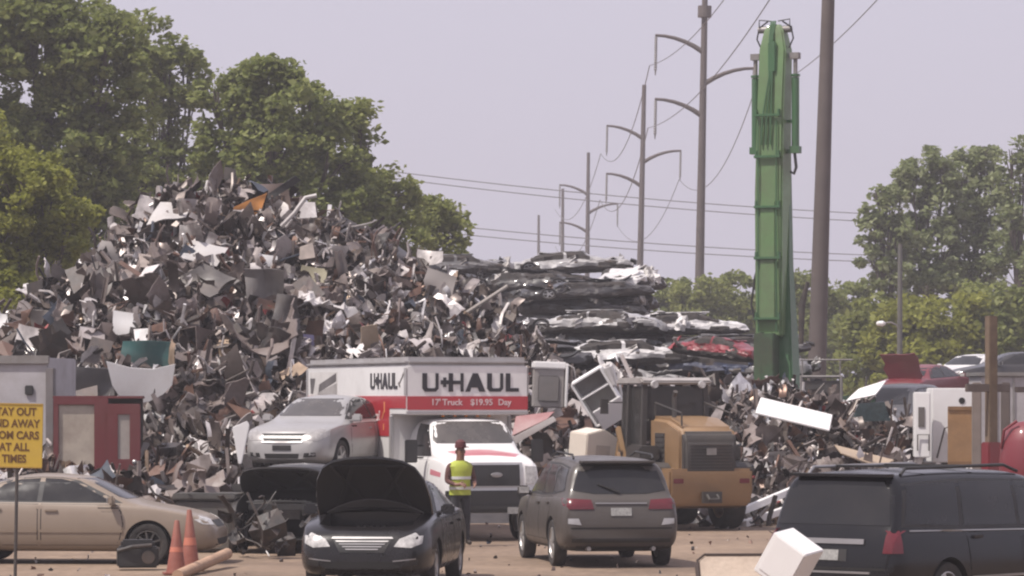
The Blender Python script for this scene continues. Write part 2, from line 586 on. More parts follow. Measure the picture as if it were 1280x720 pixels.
def engine(root, x0, x1, z, seed=0):
    r = random.Random(seed)
    e = MB()
    e.box(((x0 + x1) / 2 - .05, 0, z), (.5, .62, .2)); e.box(((x0 + x1) / 2 - .02, .03, z + .13), (.36, .5, .07))
    e.tube([(x1 - .1, -.4, z + .12), (x1 - .15, -.1, z + .2), (x0 + .3, .3, z + .18), (x0 + .1, .45, z + .1)], .035)
    for i in range(5): e.tube([(x0 + .2, -.2 + .09 * i, z + .16), (x0 + .3, -.2 + .09 * i, z + .22), (x0 + .45, -.2 + .09 * i, z + .17)], .02, n=6)
    e.build('engine', mat('engine_metal', (.1, .095, .09), rough=.5, metal=.4, var=.4, scale=9, dirt=.6), root, bevel=.02)
    b = MB(); b.box((x1 - .25, .5, z + .08), (.2, .26, .2)); b.build('battery', PLASTIC, root, bevel=.01)
    t = MB(); t.box((x0 + .25, -.48, z + .13), (.2, .2, .16)); t.build('fluid_tank', mat('tank_plastic', (.5, .48, .42), rough=.5), root, bevel=.03)
    rd = MB(); rd.box((x1 - .02, 0, z + .12), (.05, 1.0, .1)); rd.tube([(x1 - .1, -.55, z + .2), (x1 - .03, 0, z + .22), (x1 - .1, .55, z + .2)], .015, n=6)
    rd.build('radiator_support', PLASTIC, root, bevel=.01)

SEDAN = dict(
    top=[(-2.4, .74), (-2.36, .88), (-1.95, .99), (-1.68, 1.02), (-1.0, 1.33), (-.35, 1.41), (.2, 1.38), (1.12, 1.0), (1.25, .96), (1.9, .84), (2.25, .72), (2.4, .56)],
    belt=[(-2.4, .7), (-2.34, .82), (-1.6, .95), (0, .93), (1.15, .9), (1.9, .79), (2.25, .67), (2.4, .52)],
    hw=[(-2.4, .66), (-2.33, .78), (-2.0, .87), (-1.0, .905), (1.0, .905), (1.9, .86), (2.2, .76), (2.34, .66), (2.4, .55)],
    bot=[(-2.4, .42), (-2.25, .27), (-1.8, .2), (1.9, .19), (2.25, .22), (2.4, .3)],
    wrf=[(-2.4, .8), (-1.7, .78), (-1.0, .66), (.2, .68), (1.15, .82), (2.4, .8)],
    wr=.32, track=.89, wx=(-1.36, 1.36), mirror=(.78, 1.0),
    side_glass=[[(-.32, .985), (.78, .975), (.2, 1.27), (-.05, 1.325), (-.3, 1.335)], [(-1.22, 1.0), (-.4, .985), (-.38, 1.335), (-.7, 1.315), (-.95, 1.24)]],
    side_frame=[(-1.4, .975), (-.3, .965), (.95, .955), (.24, 1.3), (-.05, 1.35), (-.4, 1.36), (-.75, 1.34), (-1.05, 1.25)],
    windshield=[(-.6, 1.02), (.6, 1.02), (.66, 1.05), (.53, 1.335), (-.53, 1.335), (-.66, 1.05)],
    rear_glass=[(-.58, 1.06), (.58, 1.06), (.5, 1.31), (-.5, 1.31)],
    doors=[[(-.33, .3), (.9, .3), (.98, .62), (.92, .93), (-.33, .945)], [(-1.02, .45), (-.93, .3), (-.37, .3), (-.37, .945), (-1.22, .955), (-1.2, .72)]],
    handles=[(-.16, .84), (-1.05, .86)],
    patches=[('F', [(.42, .6), (.74, .63), (.78, .7), (.6, .76), (.42, .7)], 'headlight', LENS, .006),
             ('F', mir([(.42, .6), (.74, .63), (.78, .7), (.6, .76), (.42, .7)]), 'headlight', LENS, .006),
             ('F', [(-.36, .58), (.36, .58), (.38, .68), (-.38, .68)], 'grille', PLASTIC, .006),
             ('F', [(-.5, .3), (.5, .3), (.55, .4), (-.55, .4)], 'air_intake', DARK, .004),
             ('L', [(-1.3, .5), (1.3, .5), (1.3, .54), (-1.3, .54)], 'side_moulding', None, .012),
             ('R', [(-1.0, .5), (.98, .5), (.98, .54), (-1.0, .54)], 'side_moulding', None, .012),
             ('L', [(1.72, .55), (1.84, .55), (1.84, .6), (1.72, .6)], 'side_marker', AMBER, .006)],
)
def variant(base, **kw):
    d = dict(base); d.update(kw); return d
def fix_patches(sp, m):
    sp['patches'] = [(a, p, n, m if q is None else q, o) for a, p, n, q, o in sp['patches']]
    return sp

# ---- beige sedan, side on at the left
BEIGE = paint("beige_metallic", (.235, .185, .14), rough=.38, dirt=.25)
sp = fix_patches(variant(SEDAN, rim=DSTEEL, style=9), BEIGE)
sp['patches'] = [p for p in sp['patches'] if p[2] != 'side_moulding'] + [
    (s, q, 'side_moulding', BEIGE, .014) for s in 'LR' for q in ([(-.34, .5), (.96, .5), (.97, .545), (-.34, .545)], [(-.97, .5), (-.38, .5), (-.38, .545), (-1.02, .545)])]
BS, _ = car(sp, 'parked_sedan', 'beige four door sedan seen side on behind the two traffic cones', 'car', (WX(280, 58) - 2.42, 58.2, 0), (0, 0, R(-4)), BEIGE)

# ---- black sedan with its hood up
BLACK = mat("black_paint", (.01, .009, .01), rough=.2, var=.1, dirt=.3, dirtcol=(.025, .021, .02), spec=.4, coat=.1)
CHR = variant(SEDAN,
    top=[(-2.42, .76), (-2.38, .92), (-2.0, 1.04), (-1.68, 1.08), (-1.0, 1.38), (-.35, 1.47), (.2, 1.45), (1.05, 1.08), (1.2, 1.03), (1.9, .93), (2.25, .82), (2.36, .7), (2.42, .55)],
    belt=[(-2.42, .72), (-2.34, .86), (-1.6, 1.0), (0, .98), (1.05, .96), (1.9, .87), (2.25, .76), (2.36, .65), (2.42, .5)],
    hw=[(-2.42, .7), (-2.33, .82), (-2.0, .89), (-1.0, .925), (1.0, .925), (1.9, .9), (2.2, .83), (2.36, .72), (2.42, .6)],
    windshield=[(-.62, 1.1), (.62, 1.1), (.7, 1.14), (.55, 1.4), (-.55, 1.4), (-.7, 1.14)],
    mirror=(.72, 1.06), bay=(1.0, 2.12, .64, .5, 1.4), bay_top=1.0, rim=ALLOY)
CHR['side_glass'] = [[(x, z + .055) for x, z in p] for p in SEDAN['side_glass']]
CHR['side_frame'] = [(x, z + .055) for x, z in SEDAN['side_frame']]
CHR['rear_glass'] = [(y, z + .06) for y, z in SEDAN['rear_glass']]
hl = [(.43, .6), (.66, .585), (.79, .64), (.8, .74), (.7, .78), (.5, .7)]
CHR['patches'] = [('F', hl, 'headlight', LENS, .008), ('F', mir(hl), 'headlight', LENS, .008),
    ('F', [(-.4, .7), (-.3, .52), (.3, .52), (.4, .7)], 'grille', PLASTIC, .008),
    ('F', [(-.42, .7), (.42, .7), (.4, .725), (-.4, .725)], 'grille_trim', CHROME, .016)] + [
    ('F', [(-.36 + .045 * i, .675 - .035 * i), (.36 - .045 * i, .675 - .035 * i), (.35 - .045 * i, .66 - .035 * i), (-.35 + .045 * i, .66 - .035 * i)], 'grille_bar', CHROME, .016) for i in range(4)] + [
    ('F', [(.42, .4), (.72, .43), (.72, .446), (.42, .415)], 'fog_trim', CHROME, .012), ('F', mir([(.42, .4), (.72, .43), (.72, .446), (.42, .415)]), 'fog_trim', CHROME, .012),
    ('F', [(-.5, .28), (.5, .28), (.55, .4), (-.55, .4)], 'air_intake', DARK, .004),
    ('F', [(.58, .34), (.74, .36), (.74, .42), (.58, .41)], 'fog_lamp', PLASTIC, .008), ('F', mir([(.58, .34), (.74, .36), (.74, .42), (.58, .41)]), 'fog_lamp', PLASTIC, .008)]
a = R(6); fc = Vector((WX(452, 49.3), 49.3))
ctr = fc + Vector((math.sin(a), math.cos(a))) * 2.42
BC, bv = car(CHR, 'parked_sedan', 'black sedan facing the viewer with its hood propped wide open', 'car', (ctr.x, ctr.y, 0), (0, 0, math.atan2(-math.cos(a), -math.sin(a))), BLACK)
HOODP = [(1.02, -.8), (1.4, -.79), (1.75, -.74), (2.0, -.64), (2.15, -.48), (2.24, -.25), (2.27, 0), (2.24, .25), (2.15, .48), (2.0, .64), (1.75, .74), (1.4, .79), (1.02, .8)]
LINER = mat("hood_liner", (.016, .015, .015), rough=.9, var=.2)
open_hood(BC, bv, HOODP, (1.04, 1.02), R(49), BLACK, LINER, mat('bare_liner', (.1, .095, .092), rough=.5, var=.15))
engine(BC, 1.05, 2.12, .62, 1)

# ---- dark wreck with open hood, below the silver car
DGREY = paint("dark_grey_paint", (.022, .02, .02), rough=.5, dirt=.5)
sp = variant(CHR, rim=STEEL, bay=(1.0, 2.6, .7, .24, 1.4))
sp['patches'] = [('F', [(-.17, .26), (.17, .26), (.17, .35), (-.17, .35)], 'number_plate', STEEL, .02)]
a = R(6); fc = Vector((WX(345, 61), 61))
ctr = fc + Vector((math.sin(a), math.cos(a))) * 2.42
DW, bv = car(sp, 'wrecked_sedan', 'dark grey wrecked car with open engine bay below the silver car', 'car', (ctr.x, ctr.y, 0), (0, 0, math.atan2(-math.cos(a), -math.sin(a))), DGREY)
open_hood(DW, bv, HOODP, (1.04, 1.0), R(30), DGREY, LINER)
engine(DW, 1.05, 2.2, .66, 2)

# ---- silver compact raised on flattened wrecks
SILVER = paint("silver_paint", (.36, .35, .345), rough=.32, dirt=.3, metal=.2)
COB = variant(SEDAN,
    top=[(-2.2, .78), (-2.16, .95), (-1.85, 1.06), (-1.62, 1.08), (-1.0, 1.36), (-.35, 1.46), (.15, 1.43), (1.0, 1.04), (1.15, .99), (1.8, .87), (2.08, .76), (2.2, .58)],
    belt=[(-2.2, .74), (-2.14, .86), (-1.5, 1.0), (0, .96), (1.0, .92), (1.8, .82), (2.08, .71), (2.2, .54)],
    hw=[(-2.2, .66), (-2.14, .78), (-1.8, .84), (-1.0, .865), (1.0, .865), (1.8, .83), (2.02, .76), (2.14, .66), (2.2, .56)],
    bot=[(-2.2, .42), (-2.05, .27), (-1.7, .2), (1.75, .19), (2.05, .22), (2.2, .28)],
    wx=(-1.3, 1.32), track=.85, wr=.31, mirror=(.7, 1.03), rim=ALLOY, wglass=GLASS_DUSTY,
    windshield=[(-.6, 1.06), (.6, 1.06), (.67, 1.1), (.53, 1.38), (-.53, 1.38), (-.67, 1.1)])
COB['side_glass'] = [[(x * .93, z + .045) for x, z in p] for p in SEDAN['side_glass']]
COB['side_frame'] = [(x * .93, z + .045) for x, z in SEDAN['side_frame']]
COB['rear_glass'] = [(y, z + .055) for y, z in SEDAN['rear_glass']]
COB['doors'] = [[(x * .93, z) for x, z in p] for p in SEDAN['doors']]
hl = [(.4, .62), (.68, .61), (.8, .7), (.78, .8), (.62, .83), (.44, .72)]
CLEARL = mat("clear_headlamp", (.3, .285, .28), rough=.2, var=.25, scale=14, spec=.8)
COB['patches'] = [('F', hl, 'headlight', CLEARL, .008), ('F', mir(hl), 'headlight', CLEARL, .008),
    ('F', [(-.4, .73), (-.36, .6), (.36, .6), (.4, .73)], 'grille', PLASTIC, .006),
    ('F', [(-.4, .655), (.4, .655), (.4, .69), (-.4, .69)], 'grille_bar', CHROME, .018),
    ('F', [(-.43, .735), (.43, .735), (.42, .765), (-.42, .765)], 'grille_trim', CHROME, .016),
    ('F', [(-.4, .575), (.4, .575), (.4, .598), (-.4, .598)], 'grille_trim', CHROME, .016),
    ('F', [(-.18, .44), (.18, .44), (.18, .53), (-.18, .53)], 'plate_mount', PLASTIC, .014),
    ('F', [(-.32, .29), (.32, .29), (.34, .38), (-.34, .38)], 'air_intake', DARK, .004),
    ('F', [(.42, .31), (.64, .33), (.64, .4), (.44, .39)], 'fog_lamp_pocket', DARK, .004), ('F', mir([(.42, .31), (.64, .33), (.64, .4), (.44, .39)]), 'fog_lamp_pocket', DARK, .004)]
a = R(19); fc = Vector((WX(352, 67), 67.0))
ctr = fc + Vector((math.sin(a), math.cos(a))) * 2.2
SILVER_POS = (ctr.x, ctr.y, 1.2, math.atan2(-math.cos(a), -math.sin(a)))
SCAR, _ = car(COB, 'silver_sedan', 'silver compact sedan facing the viewer, raised up on flattened wrecks', 'car', SILVER_POS[:3], (0, 0, SILVER_POS[3]), SILVER)

# ---- grey SUV seen from behind
GREYP = mat("grey_metallic", (.075, .066, .06), rough=.35, var=.08, dirt=.4, dirtcol=(.07, .058, .05), spec=.35, coat=.15)
SUV = dict(
    top=[(-2.44, .7), (-2.4, 1.0), (-2.3, 1.12), (-2.16, 1.38), (-2.05, 1.6), (-1.9, 1.65), (-1.0, 1.69), (0, 1.69), (.3, 1.65), (1.2, 1.16), (1.35, 1.1), (2.05, 1.0), (2.3, .9), (2.44, .7)],
    belt=[(-2.44, .66), (-2.4, .95), (-2.3, 1.05), (-1.6, 1.07), (0, 1.03), (1.2, 1.02), (2.05, .94), (2.3, .84), (2.44, .64)],
    hw=[(-2.44, .78), (-2.4, .85), (-2.2, .91), (-1.0, .935), (1.0, .935), (1.9, .91), (2.2, .84), (2.38, .7), (2.44, .6)],
    bot=[(-2.44, .42), (-2.3, .3), (-1.9, .24), (1.9, .23), (2.3, .26), (2.44, .35)],
    wrf=[(-2.44, .9), (-2.3, .85), (-2.05, .76), (-1.0, .76), (.2, .75), (1.2, .84), (2.44, .82)],
    wr=.36, track=.92, wx=(-1.42, 1.46), mirror=(.85, 1.12), clad=.33, rim=ALLOY,
    side_glass=[[(-.28, 1.1), (.86, 1.1), (.3, 1.5), (0, 1.56), (-.26, 1.56)], [(-1.22, 1.13), (-.36, 1.1), (-.34, 1.56), (-1.1, 1.55)], [(-2.0, 1.2), (-1.9, 1.17), (-1.3, 1.14), (-1.18, 1.54), (-1.85, 1.5)]],
    side_frame=[(-2.05, 1.17), (-1.3, 1.1), (-.3, 1.07), (1.0, 1.07), (.32, 1.54), (0, 1.59), (-1.1, 1.585), (-1.9, 1.53)],
    windshield=[(-.66, 1.2), (.66, 1.2), (.56, 1.6), (-.56, 1.6)],
    rear_glass=[(-.72, 1.18), (-.4, 1.13), (.4, 1.13), (.72, 1.18), (.58, 1.56), (-.58, 1.56)],
    doors=[[(-.3, .4), (.96, .4), (1.0, .75), (.98, 1.04), (-.3, 1.05)], [(-1.0, .52), (-.95, .4), (-.34, .4), (-.34, 1.05), (-1.26, 1.08), (-1.24, .82)]],
    handles=[(-.14, .95), (-1.06, .97)])
tl = [(.42, .9), (.8, .9), (.87, .96), (.85, 1.06), (.46, 1.04)]
SUV['patches'] = [('B', tl, 'tail_light', REDLENS, .012), ('B', mir(tl), 'tail_light', REDLENS, .012),
    ('B', [(-.76, .4), (.76, .4), (.76, .46), (-.76, .46)], 'bumper_trim', PLASTIC, .012),
    ('B', [(-.16, .8), (.16, .8), (.16, .92), (-.16, .92)], 'number_plate', mat('plate', (.3, .3, .29), rough=.5, var=.4, scale=30), .014),
    ('B', [(.62, .66), (.82, .68), (.82, .76), (.66, .76)], 'rear_reflector', ALLOY, .008), ('B', mir([(.62, .66), (.82, .68), (.82, .76), (.66, .76)]), 'rear_reflector', ALLOY, .008),
    ('B', [(-.78, .6), (.78, .6), (.78, .625), (-.78, .625)], 'tailgate_seam', DARK, .004),
    ('B', [(-.4, .98), (.4, .98), (.4, 1.0), (-.4, 1.0)], 'tailgate_trim', CHROME, .016)]
a = R(9); rc = Vector((WX(777, 56), 56.0)); hd = Vector((-math.sin(a), math.cos(a)))
ctr = rc + hd * 2.44
SV, bv = car(SUV, 'parked_suv', 'dark grey SUV seen from behind beside the yellow wheel loader', 'car', (ctr.x, ctr.y, 0), (0, 0, math.atan2(hd.y, hd.x)), GREYP)
sb = MB(); sb.box((-2.07, 0, 1.615), (.3, 1.16, .04)); sb.build('roof_spoiler', GREYP, SV, bevel=.015)
for s in (1, -1):
    rl = MB(); rl.tube([(-1.75, s * .62, 1.66), (-1.65, s * .62, 1.72), (-.3, s * .63, 1.745), (.1, s * .63, 1.68)], .018); rl.build('roof_rail', PLASTIC, SV, smooth=True)
ex = MB()
for s in (1, -1): ex.tube([(-2.42, s * .5, .3), (-2.2, s * .5, .3)], .035)
ex.build('exhaust_pipe', CHROME, SV, smooth=True)
wp = MB(); wp.bar((-2.325, 0, 1.16), (-2.23, .33, 1.28), .02); wp.build('rear_wiper', PLASTIC, SV)

# ---- black minivan, rear quarter at the right
VBLACK = mat('van_black_paint', (.009, .009, .011), rough=.18, var=.1, dirt=.25, dirtcol=(.022, .02, .019), spec=.34, coat=.1)
VAN = dict(
    top=[(-2.57, .72), (-2.54, 1.0), (-2.46, 1.15), (-2.36, 1.5), (-2.28, 1.7), (-2.1, 1.735), (-1.0, 1.76), (.2, 1.74), (.6, 1.68), (1.62, 1.16), (1.8, 1.08), (2.2, .98), (2.45, .84), (2.57, .64)],
    belt=[(-2.57, .68), (-2.54, .92), (-2.46, 1.0), (-1.8, 1.04), (0, 1.02), (1.5, 1.0), (2.2, .88), (2.45, .78), (2.57, .6)],
    hw=[(-2.57, .84), (-2.53, .9), (-2.35, .965), (-1.0, .995), (1.2, .995), (2.0, .95), (2.35, .84), (2.5, .7), (2.57, .6)],
    bot=[(-2.57, .4), (-2.4, .28), (-2.0, .2), (2.0, .19), (2.4, .22), (2.57, .32)],
    wrf=[(-2.57, .9), (-2.45, .88), (-2.28, .8), (-1.0, .8), (.5, .78), (1.6, .86), (2.57, .84)],
    wr=.34, track=.97, wx=(-1.5, 1.58), mirror=(1.05, 1.14), rim=ALLOY, frame_mat=PLASTIC,
    side_glass=[[(.1, 1.08), (1.2, 1.07), (.62, 1.5), (.4, 1.58), (.12, 1.6)], [(-1.1, 1.1), (.02, 1.08), (.04, 1.6), (-1.05, 1.61)], [(-2.26, 1.14), (-1.2, 1.1), (-1.14, 1.61), (-2.12, 1.56)]],
    side_frame=[(-2.33, 1.1), (-1.2, 1.06), (0, 1.045), (1.42, 1.03), (.66, 1.54), (.4, 1.62), (-1.05, 1.645), (-2.18, 1.6)],
    windshield=[(-.7, 1.2), (.7, 1.2), (.6, 1.62), (-.6, 1.62)],
    rear_glass=[(-.8, 1.12), (.8, 1.12), (.7, 1.62), (-.7, 1.62)],
    doors=[[(.08, .34), (1.05, .34), (1.14, .7), (1.2, 1.0), (.08, 1.03)], [(-1.08, .6), (-1.06, .34), (.04, .34), (.04, 1.03), (-1.12, 1.05)]],
    handles=[(.26, .95), (-.9, .96)], handle_mat=VBLACK)
tl = [(.77, .8), (.885, .8), (.885, 1.06), (.8, 1.06)]
VAN['patches'] = [('B', tl, 'tail_light', REDLENS, .014), ('B', mir(tl), 'tail_light', REDLENS, .014),
    ('L', [(-2.53, .8), (-2.4, .8), (-2.38, 1.06), (-2.48, 1.06)], 'tail_light_side', REDLENS, .012), ('R', [(-2.53, .8), (-2.4, .8), (-2.38, 1.06), (-2.48, 1.06)], 'tail_light_side', REDLENS, .012),
    ('B', [(-.5, .9), (.5, .9), (.5, .96), (-.5, .96)], 'tailgate_trim', CHROME, .02),
    ('B', [(-.26, .7), (.26, .7), (.26, .84), (-.26, .84)], 'plate_recess', PLASTIC, .004),
    ('B', [(-.15, .71), (.15, .71), (.15, .83), (-.15, .83)], 'number_plate', MATS['plate'], .014),
    ('B', [(-.84, .6), (.84, .6), (.84, .63), (-.84, .63)], 'bumper_seam', DARK, .004),
    ('B', [(-.6, .56), (.6, .56), (.6, .585), (-.6, .585)], 'bumper_trim', CHROME, .014)] + [
    (s, q, 'window_trim', CHROME, .014) for s in 'LR' for q in ([(-2.2, 1.045), (0, 1.01), (1.3, .995), (1.3, 1.01), (0, 1.026), (-2.2, 1.062)],
                                                              [(-1.04, .47), (.98, .47), (.98, .5), (-1.04, .5)])]
a = R(41); hd = Vector((math.sin(a), math.cos(a)))
rc = Vector((WX(1120, 42.3), 42.3)) + Vector((-math.cos(a), math.sin(a))) * .93
ctr = rc + hd * 2.52
MV, bv = car(VAN, 'parked_minivan', 'black minivan at the right corner seen from its rear quarter', 'car', (ctr.x, ctr.y, 0), (0, 0, math.atan2(hd.y, hd.x)), VBLACK)
for s in (1, -1):
    rl = MB(); rl.tube([(-2.05, s * .66, 1.7), (-1.95, s * .66, 1.775), (.1, s * .66, 1.79), (.4, s * .66, 1.71)], .02); rl.build('roof_rail', CHROME if s > 0 else PLASTIC, MV, smooth=True)
sb = MB(); sb.box((-2.3, 0, 1.695), (.2, 1.4, .035)); sb.build('roof_spoiler', VBLACK, MV, bevel=.014)
for i, x in enumerate((-1.5, -.5)):
    cb = MB(); cb.bar((x, -.66, 1.785), (x, .66, 1.785), .05, .025); cb.build('roof_crossbar', PLASTIC, MV, bevel=.008)
# ------------------------------------------------------------------ moving truck
TWHITE = paint("truck_white", (.74, .73, .72), rough=.35, dirt=.25)
TRED = paint("truck_red", (.42, .028, .04), rough=.35, dirt=.3)
TSILV = mat("roof_cap_silver", (.42, .41, .41), rough=.4, metal=.4, var=.1, dirt=.3)
INK = mat("black_ink", (.02, .018, .024), rough=.5)
CAB = dict(
    top=[(-2.4, 2.12), (-2.2, 2.2), (-1.75, 2.24), (-1.5, 2.2), (-1.0, 1.72), (-.9, 1.67), (-.3, 1.56), (-.1, 1.48), (-.03, 1.4), (0, 1.15)],
    belt=[(-2.4, 1.46), (-.95, 1.48), (-.2, 1.4), (-.03, 1.3), (0, 1.08)],
    hw=[(-2.4, .95), (-.95, .95), (-.3, .93), (-.08, .9), (0, .85)],
    bot=[(-2.4, .5), (-.3, .5), (0, .55)], wrf=[(-2.4, .84), (-1.5, .82), (-.95, .88), (0, .86)],
    wr=.4, track=.95, wx=(-.95,), crown=.06,
    windshield=[(-.72, 1.76), (.72, 1.76), (.78, 1.8), (.68, 2.16), (-.68, 2.16), (-.78, 1.8)], wglass=GLASS_DUSTY,
    side_glass=[[(-2.0, 1.52), (-1.0, 1.53), (-1.05, 1.6), (-1.5, 2.1), (-2.0, 2.12)]],
    doors=[[(-2.1, .6), (-1.45, .6), (-1.3, .9), (-1.02, 1.0), (-1.0, 1.46), (-2.1, 1.47)]], handles=[(-1.9, 1.3)],
    patches=[('F', [(-.56, .97), (.56, .97), (.56, 1.42), (-.56, 1.42)], 'grille_surround', ALLOY, .01),
             ('F', [(-.5, 1.0), (.5, 1.0), (.5, 1.38), (-.5, 1.38)], 'grille', PLASTIC, .016),
             ('F', [(.61, 1.02), (.83, 1.05), (.84, 1.34), (.61, 1.36)], 'headlight', LENS, .012), ('F', mir([(.61, 1.02), (.83, 1.05), (.84, 1.34), (.61, 1.36)]), 'headlight', LENS, .012),
             ('T', [(-.8, -.62), (-.32, -.5), (-.24, .5), (-.5, .66), (-.8, .2)], 'hood_decal', paint("decal_red", (.55, .2, .24), dirt=.35), .004),
             ('R', [(-.85, 1.2), (-.3, 1.16), (-.3, 1.24), (-.85, 1.3)], 'fender_decal', MATS["decal_red"], .004)])
a = R(19); hd = Vector((math.sin(a), -math.cos(a)))
TRK, _ = car(CAB, 'moving_truck', 'white and red box moving truck with big black lettering, parked beneath the scrap heap', 'truck', (WX(617, 66.6), 66.6, 0), (0, 0, math.atan2(hd.y, hd.x)), TWHITE, n=48)
XA, XB, XR, YW = -1.5, -2.5, -8.2, 1.18
m = MB()
m.prism([(XR, .95), (XB, .95), (XB, 2.28), (XA, 2.28), (XA, 3.19), (XR, 3.19)], -YW, YW)
BOX = m.build('cargo_box', TWHITE, TRK, bevel=.02)
m = MB(); m.box(((XA + XR) / 2, 0, 3.26), (XA - XR + .05, 2 * YW + .05, .18)); m.build('roof_cap', TSILV, TRK, bevel=.075, segs=4)
m = MB()
m.box((XA + .006, 0, 2.5), (.012, 2 * YW - .02, .25))
for s in (1, -1):
    m.prism([(XR + .05, 1.88), (XB - .06, 1.88), (XB - .06, 2.4), (XA - .03, 2.4), (XA - .03, 2.63), (XR + .05, 2.63)], s * (YW + .006) - .006, s * (YW + .006) + .006)
m.build('red_stripe', TRED, BOX)
for s in (1, -1):
    for c_, z_ in (((XA - .07, s * (YW + .004), 2.9), (.14, .014, .5)), ((XR + .04, s * YW, 2.06), (.1, .03, 2.2)), ((XB - .02, s * (YW - .02), 1.6), (.1, .06, 1.3))):
        m = MB(); m.box(c_, z_); m.build('corner_trim', TSILV, BOX)
m = MB(); m.box((XA + .002, 0, 2.32), (.02, 2 * YW, .05)); m.build('edge_trim', TSILV, BOX)
m = MB()
for y in (-.45, -.22, 0, .22, .45): m.box((-1.6, y, 2.26), (.08, .06, .035))
m.build('marker_lamp', AMBER, TRK, bevel=.01)

def uhaul(mb, h, k):
    """block letters as strokes: (u, v) in units of letter height"""
    pass
    def s(u0, v0, u1, v1): mb.prism([(u0 * k, v0 * h), (u1 * k, v0 * h), (u1 * k, v1 * h), (u0 * k, v1 * h)], 0, .01, plane='xy')
    u = 0
    def U(u):
        mb.prism([(a * k + u * k, b * h) for a, b in ((0, 1), (0, .17), (.12, 0), (.62, 0), (.74, .17), (.74, 1), (.6, 1), (.6, .25), (.55, .19), (.26, .19), (.22, .25), (.22, 1))], 0, .01, plane='xy')
    U(0); s(.84, .4, 1.2, .62)
    s(.95, .25, 1.09, .4); s(.95, .62, 1.09, .77)
    s(1.2, 0, 1.4, 1); s(1.4, .4, 1.74, .6); s(1.74, 0, 1.88, 1)
    mb.prism([(a * k, b * h) for a, b in ((1.96, 0), (2.3, 1), (2.54, 1), (2.88, 0), (2.6, 0), (2.53, .22), (2.23, .22), (2.18, 0))], 0, .01, plane='xy')
    U(2.96)
    s(3.82, 0, 4.03, 1); s(4.03, 0, 4.42, .2)
    return 4.42 * k
m = MB(); wd_ = uhaul(m, .34, .425)
M = frame_matrix((XA + .004, -wd_ / 2 + .06, 2.71), (0, 1, 0), (0, 0, 1))
m.v = [tuple(M @ Vector(p)) for p in m.v]
m.build('front_lettering', INK, BOX)
m = MB(); ws_ = uhaul(m, .3, .39)
M = frame_matrix((-3.78, -YW - .002, 2.76), (1, 0, 0), (0, 0, 1))
m.v = [tuple(M @ Vector(p)) for p in m.v]
m.build('side_lettering', INK, BOX)
LW = mat("lettering_white", (.62, .5, .5), rough=.5)
for t_, y_ in (("17'", -.62), ("Truck", -.3), ("$19.95", .27), ("Day", .72)):
    text_mesh('stripe_lettering', t_, .16, LW, BOX, frame_matrix((XA + .014, y_, 2.51), (0, 1, 0), (0, 0, 1)), .003, .003)
text_mesh('side_slogan', "trailers?", .26, LW, BOX, frame_matrix((-3.55, -YW - .014, 2.25), (1, 0, 0), (0, 0, 1)), .003, .006)
m = MB()
sy = -YW - .004
m.box((-2.85, sy - .01, 2.42), (.05, .01, .2)); m.box((-2.9, sy - .01, 2.05), (.04, .01, .12)); m.bar((-3.0, sy - .01, 2.2), (-2.85, sy - .01, 2.36), .012, .03)
m.build('side_mark', mat("orange_mark", (.7, .3, .12), rough=.5), BOX)
m = MB(); m.tube([(-1.95, sy, 2.85), (-1.7, sy, 3.02)], .012, n=6); m.box((-1.95, sy, 2.84), (.12, .012, .05), (0, .6, 0)); m.box((-1.71, sy, 3.02), (.1, .012, .045), (0, -.6, 0))
m.build('logo_mark', STEEL, BOX)
# picture panel on the side: pale ground, grey bridge shapes
m = MB()
m.box((-7.0, sy + .003, 2.87), (1.95, .004, .46), mi=0)
m.prism([(-7.9, 2.68), (-7.75, 2.68), (-7.62, 2.9), (-7.6, 2.98), (-7.95, 2.98)], sy - .003, sy, mi=1)
m.prism([(-7.35, 2.7), (-6.1, 2.92), (-6.1, 3.08), (-7.3, 2.86)], sy - .003, sy, mi=1)
m.prism([(-7.4, 2.66), (-6.05, 2.66), (-6.05, 2.88), (-7.38, 2.7)], sy - .003, sy, mi=2)
m.build('side_picture', [mat("picture_pale", (.6, .58, .56), rough=.5), mat("picture_dark", (.12, .11, .11), rough=.5, var=.4), mat("picture_grey", (.33, .31, .3), rough=.5, var=.3)], BOX)
m = MB(); m.box((.08, 0, .72), (.14, 1.86, .4)); m.box((.185, 0, .62), (.02, 1.2, .1)); m.build('front_bumper', PLASTIC, TRK, bevel=.04)
m = MB(); m.box((.2, .35, .56), (.012, .3, .12)); m.build('number_plate', MATS['plate'], TRK)
m = MB(); m.lathe([(.06, 0), (.055, .02), (0.01, .025)], n=20, axis='x', c=(.03, .05, 1.2)); 
m.v = [(x, (y - .05) * 1.9 + .05, (z - 1.2) * .8 + 1.2) for x, y, z in m.v]; m.build('badge', CHROME, TRK, smooth=True)
m = MB()
for s in (1, -1): m.box((-4.9, s * .42, .8), (6.6, .1, .2))
m.build('chassis_rail', DSTEEL, TRK)
for s in (1, -1):
    wheel(TRK, -6.3, s * .98, .4, .24); wheel(TRK, -6.3, s * .7, .4, .24)
    m = MB(); m.box((-1.1, s * 1.22, 1.62), (.1, .22, .42)); m.bar((-1.15, s * .95, 1.72), (-1.1, s * 1.2, 1.72), .03); m.bar((-1.15, s * .95, 1.5), (-1.1, s * 1.2, 1.5), .03)
    m.build('side_mirror', PLASTIC, TRK, bevel=.03)

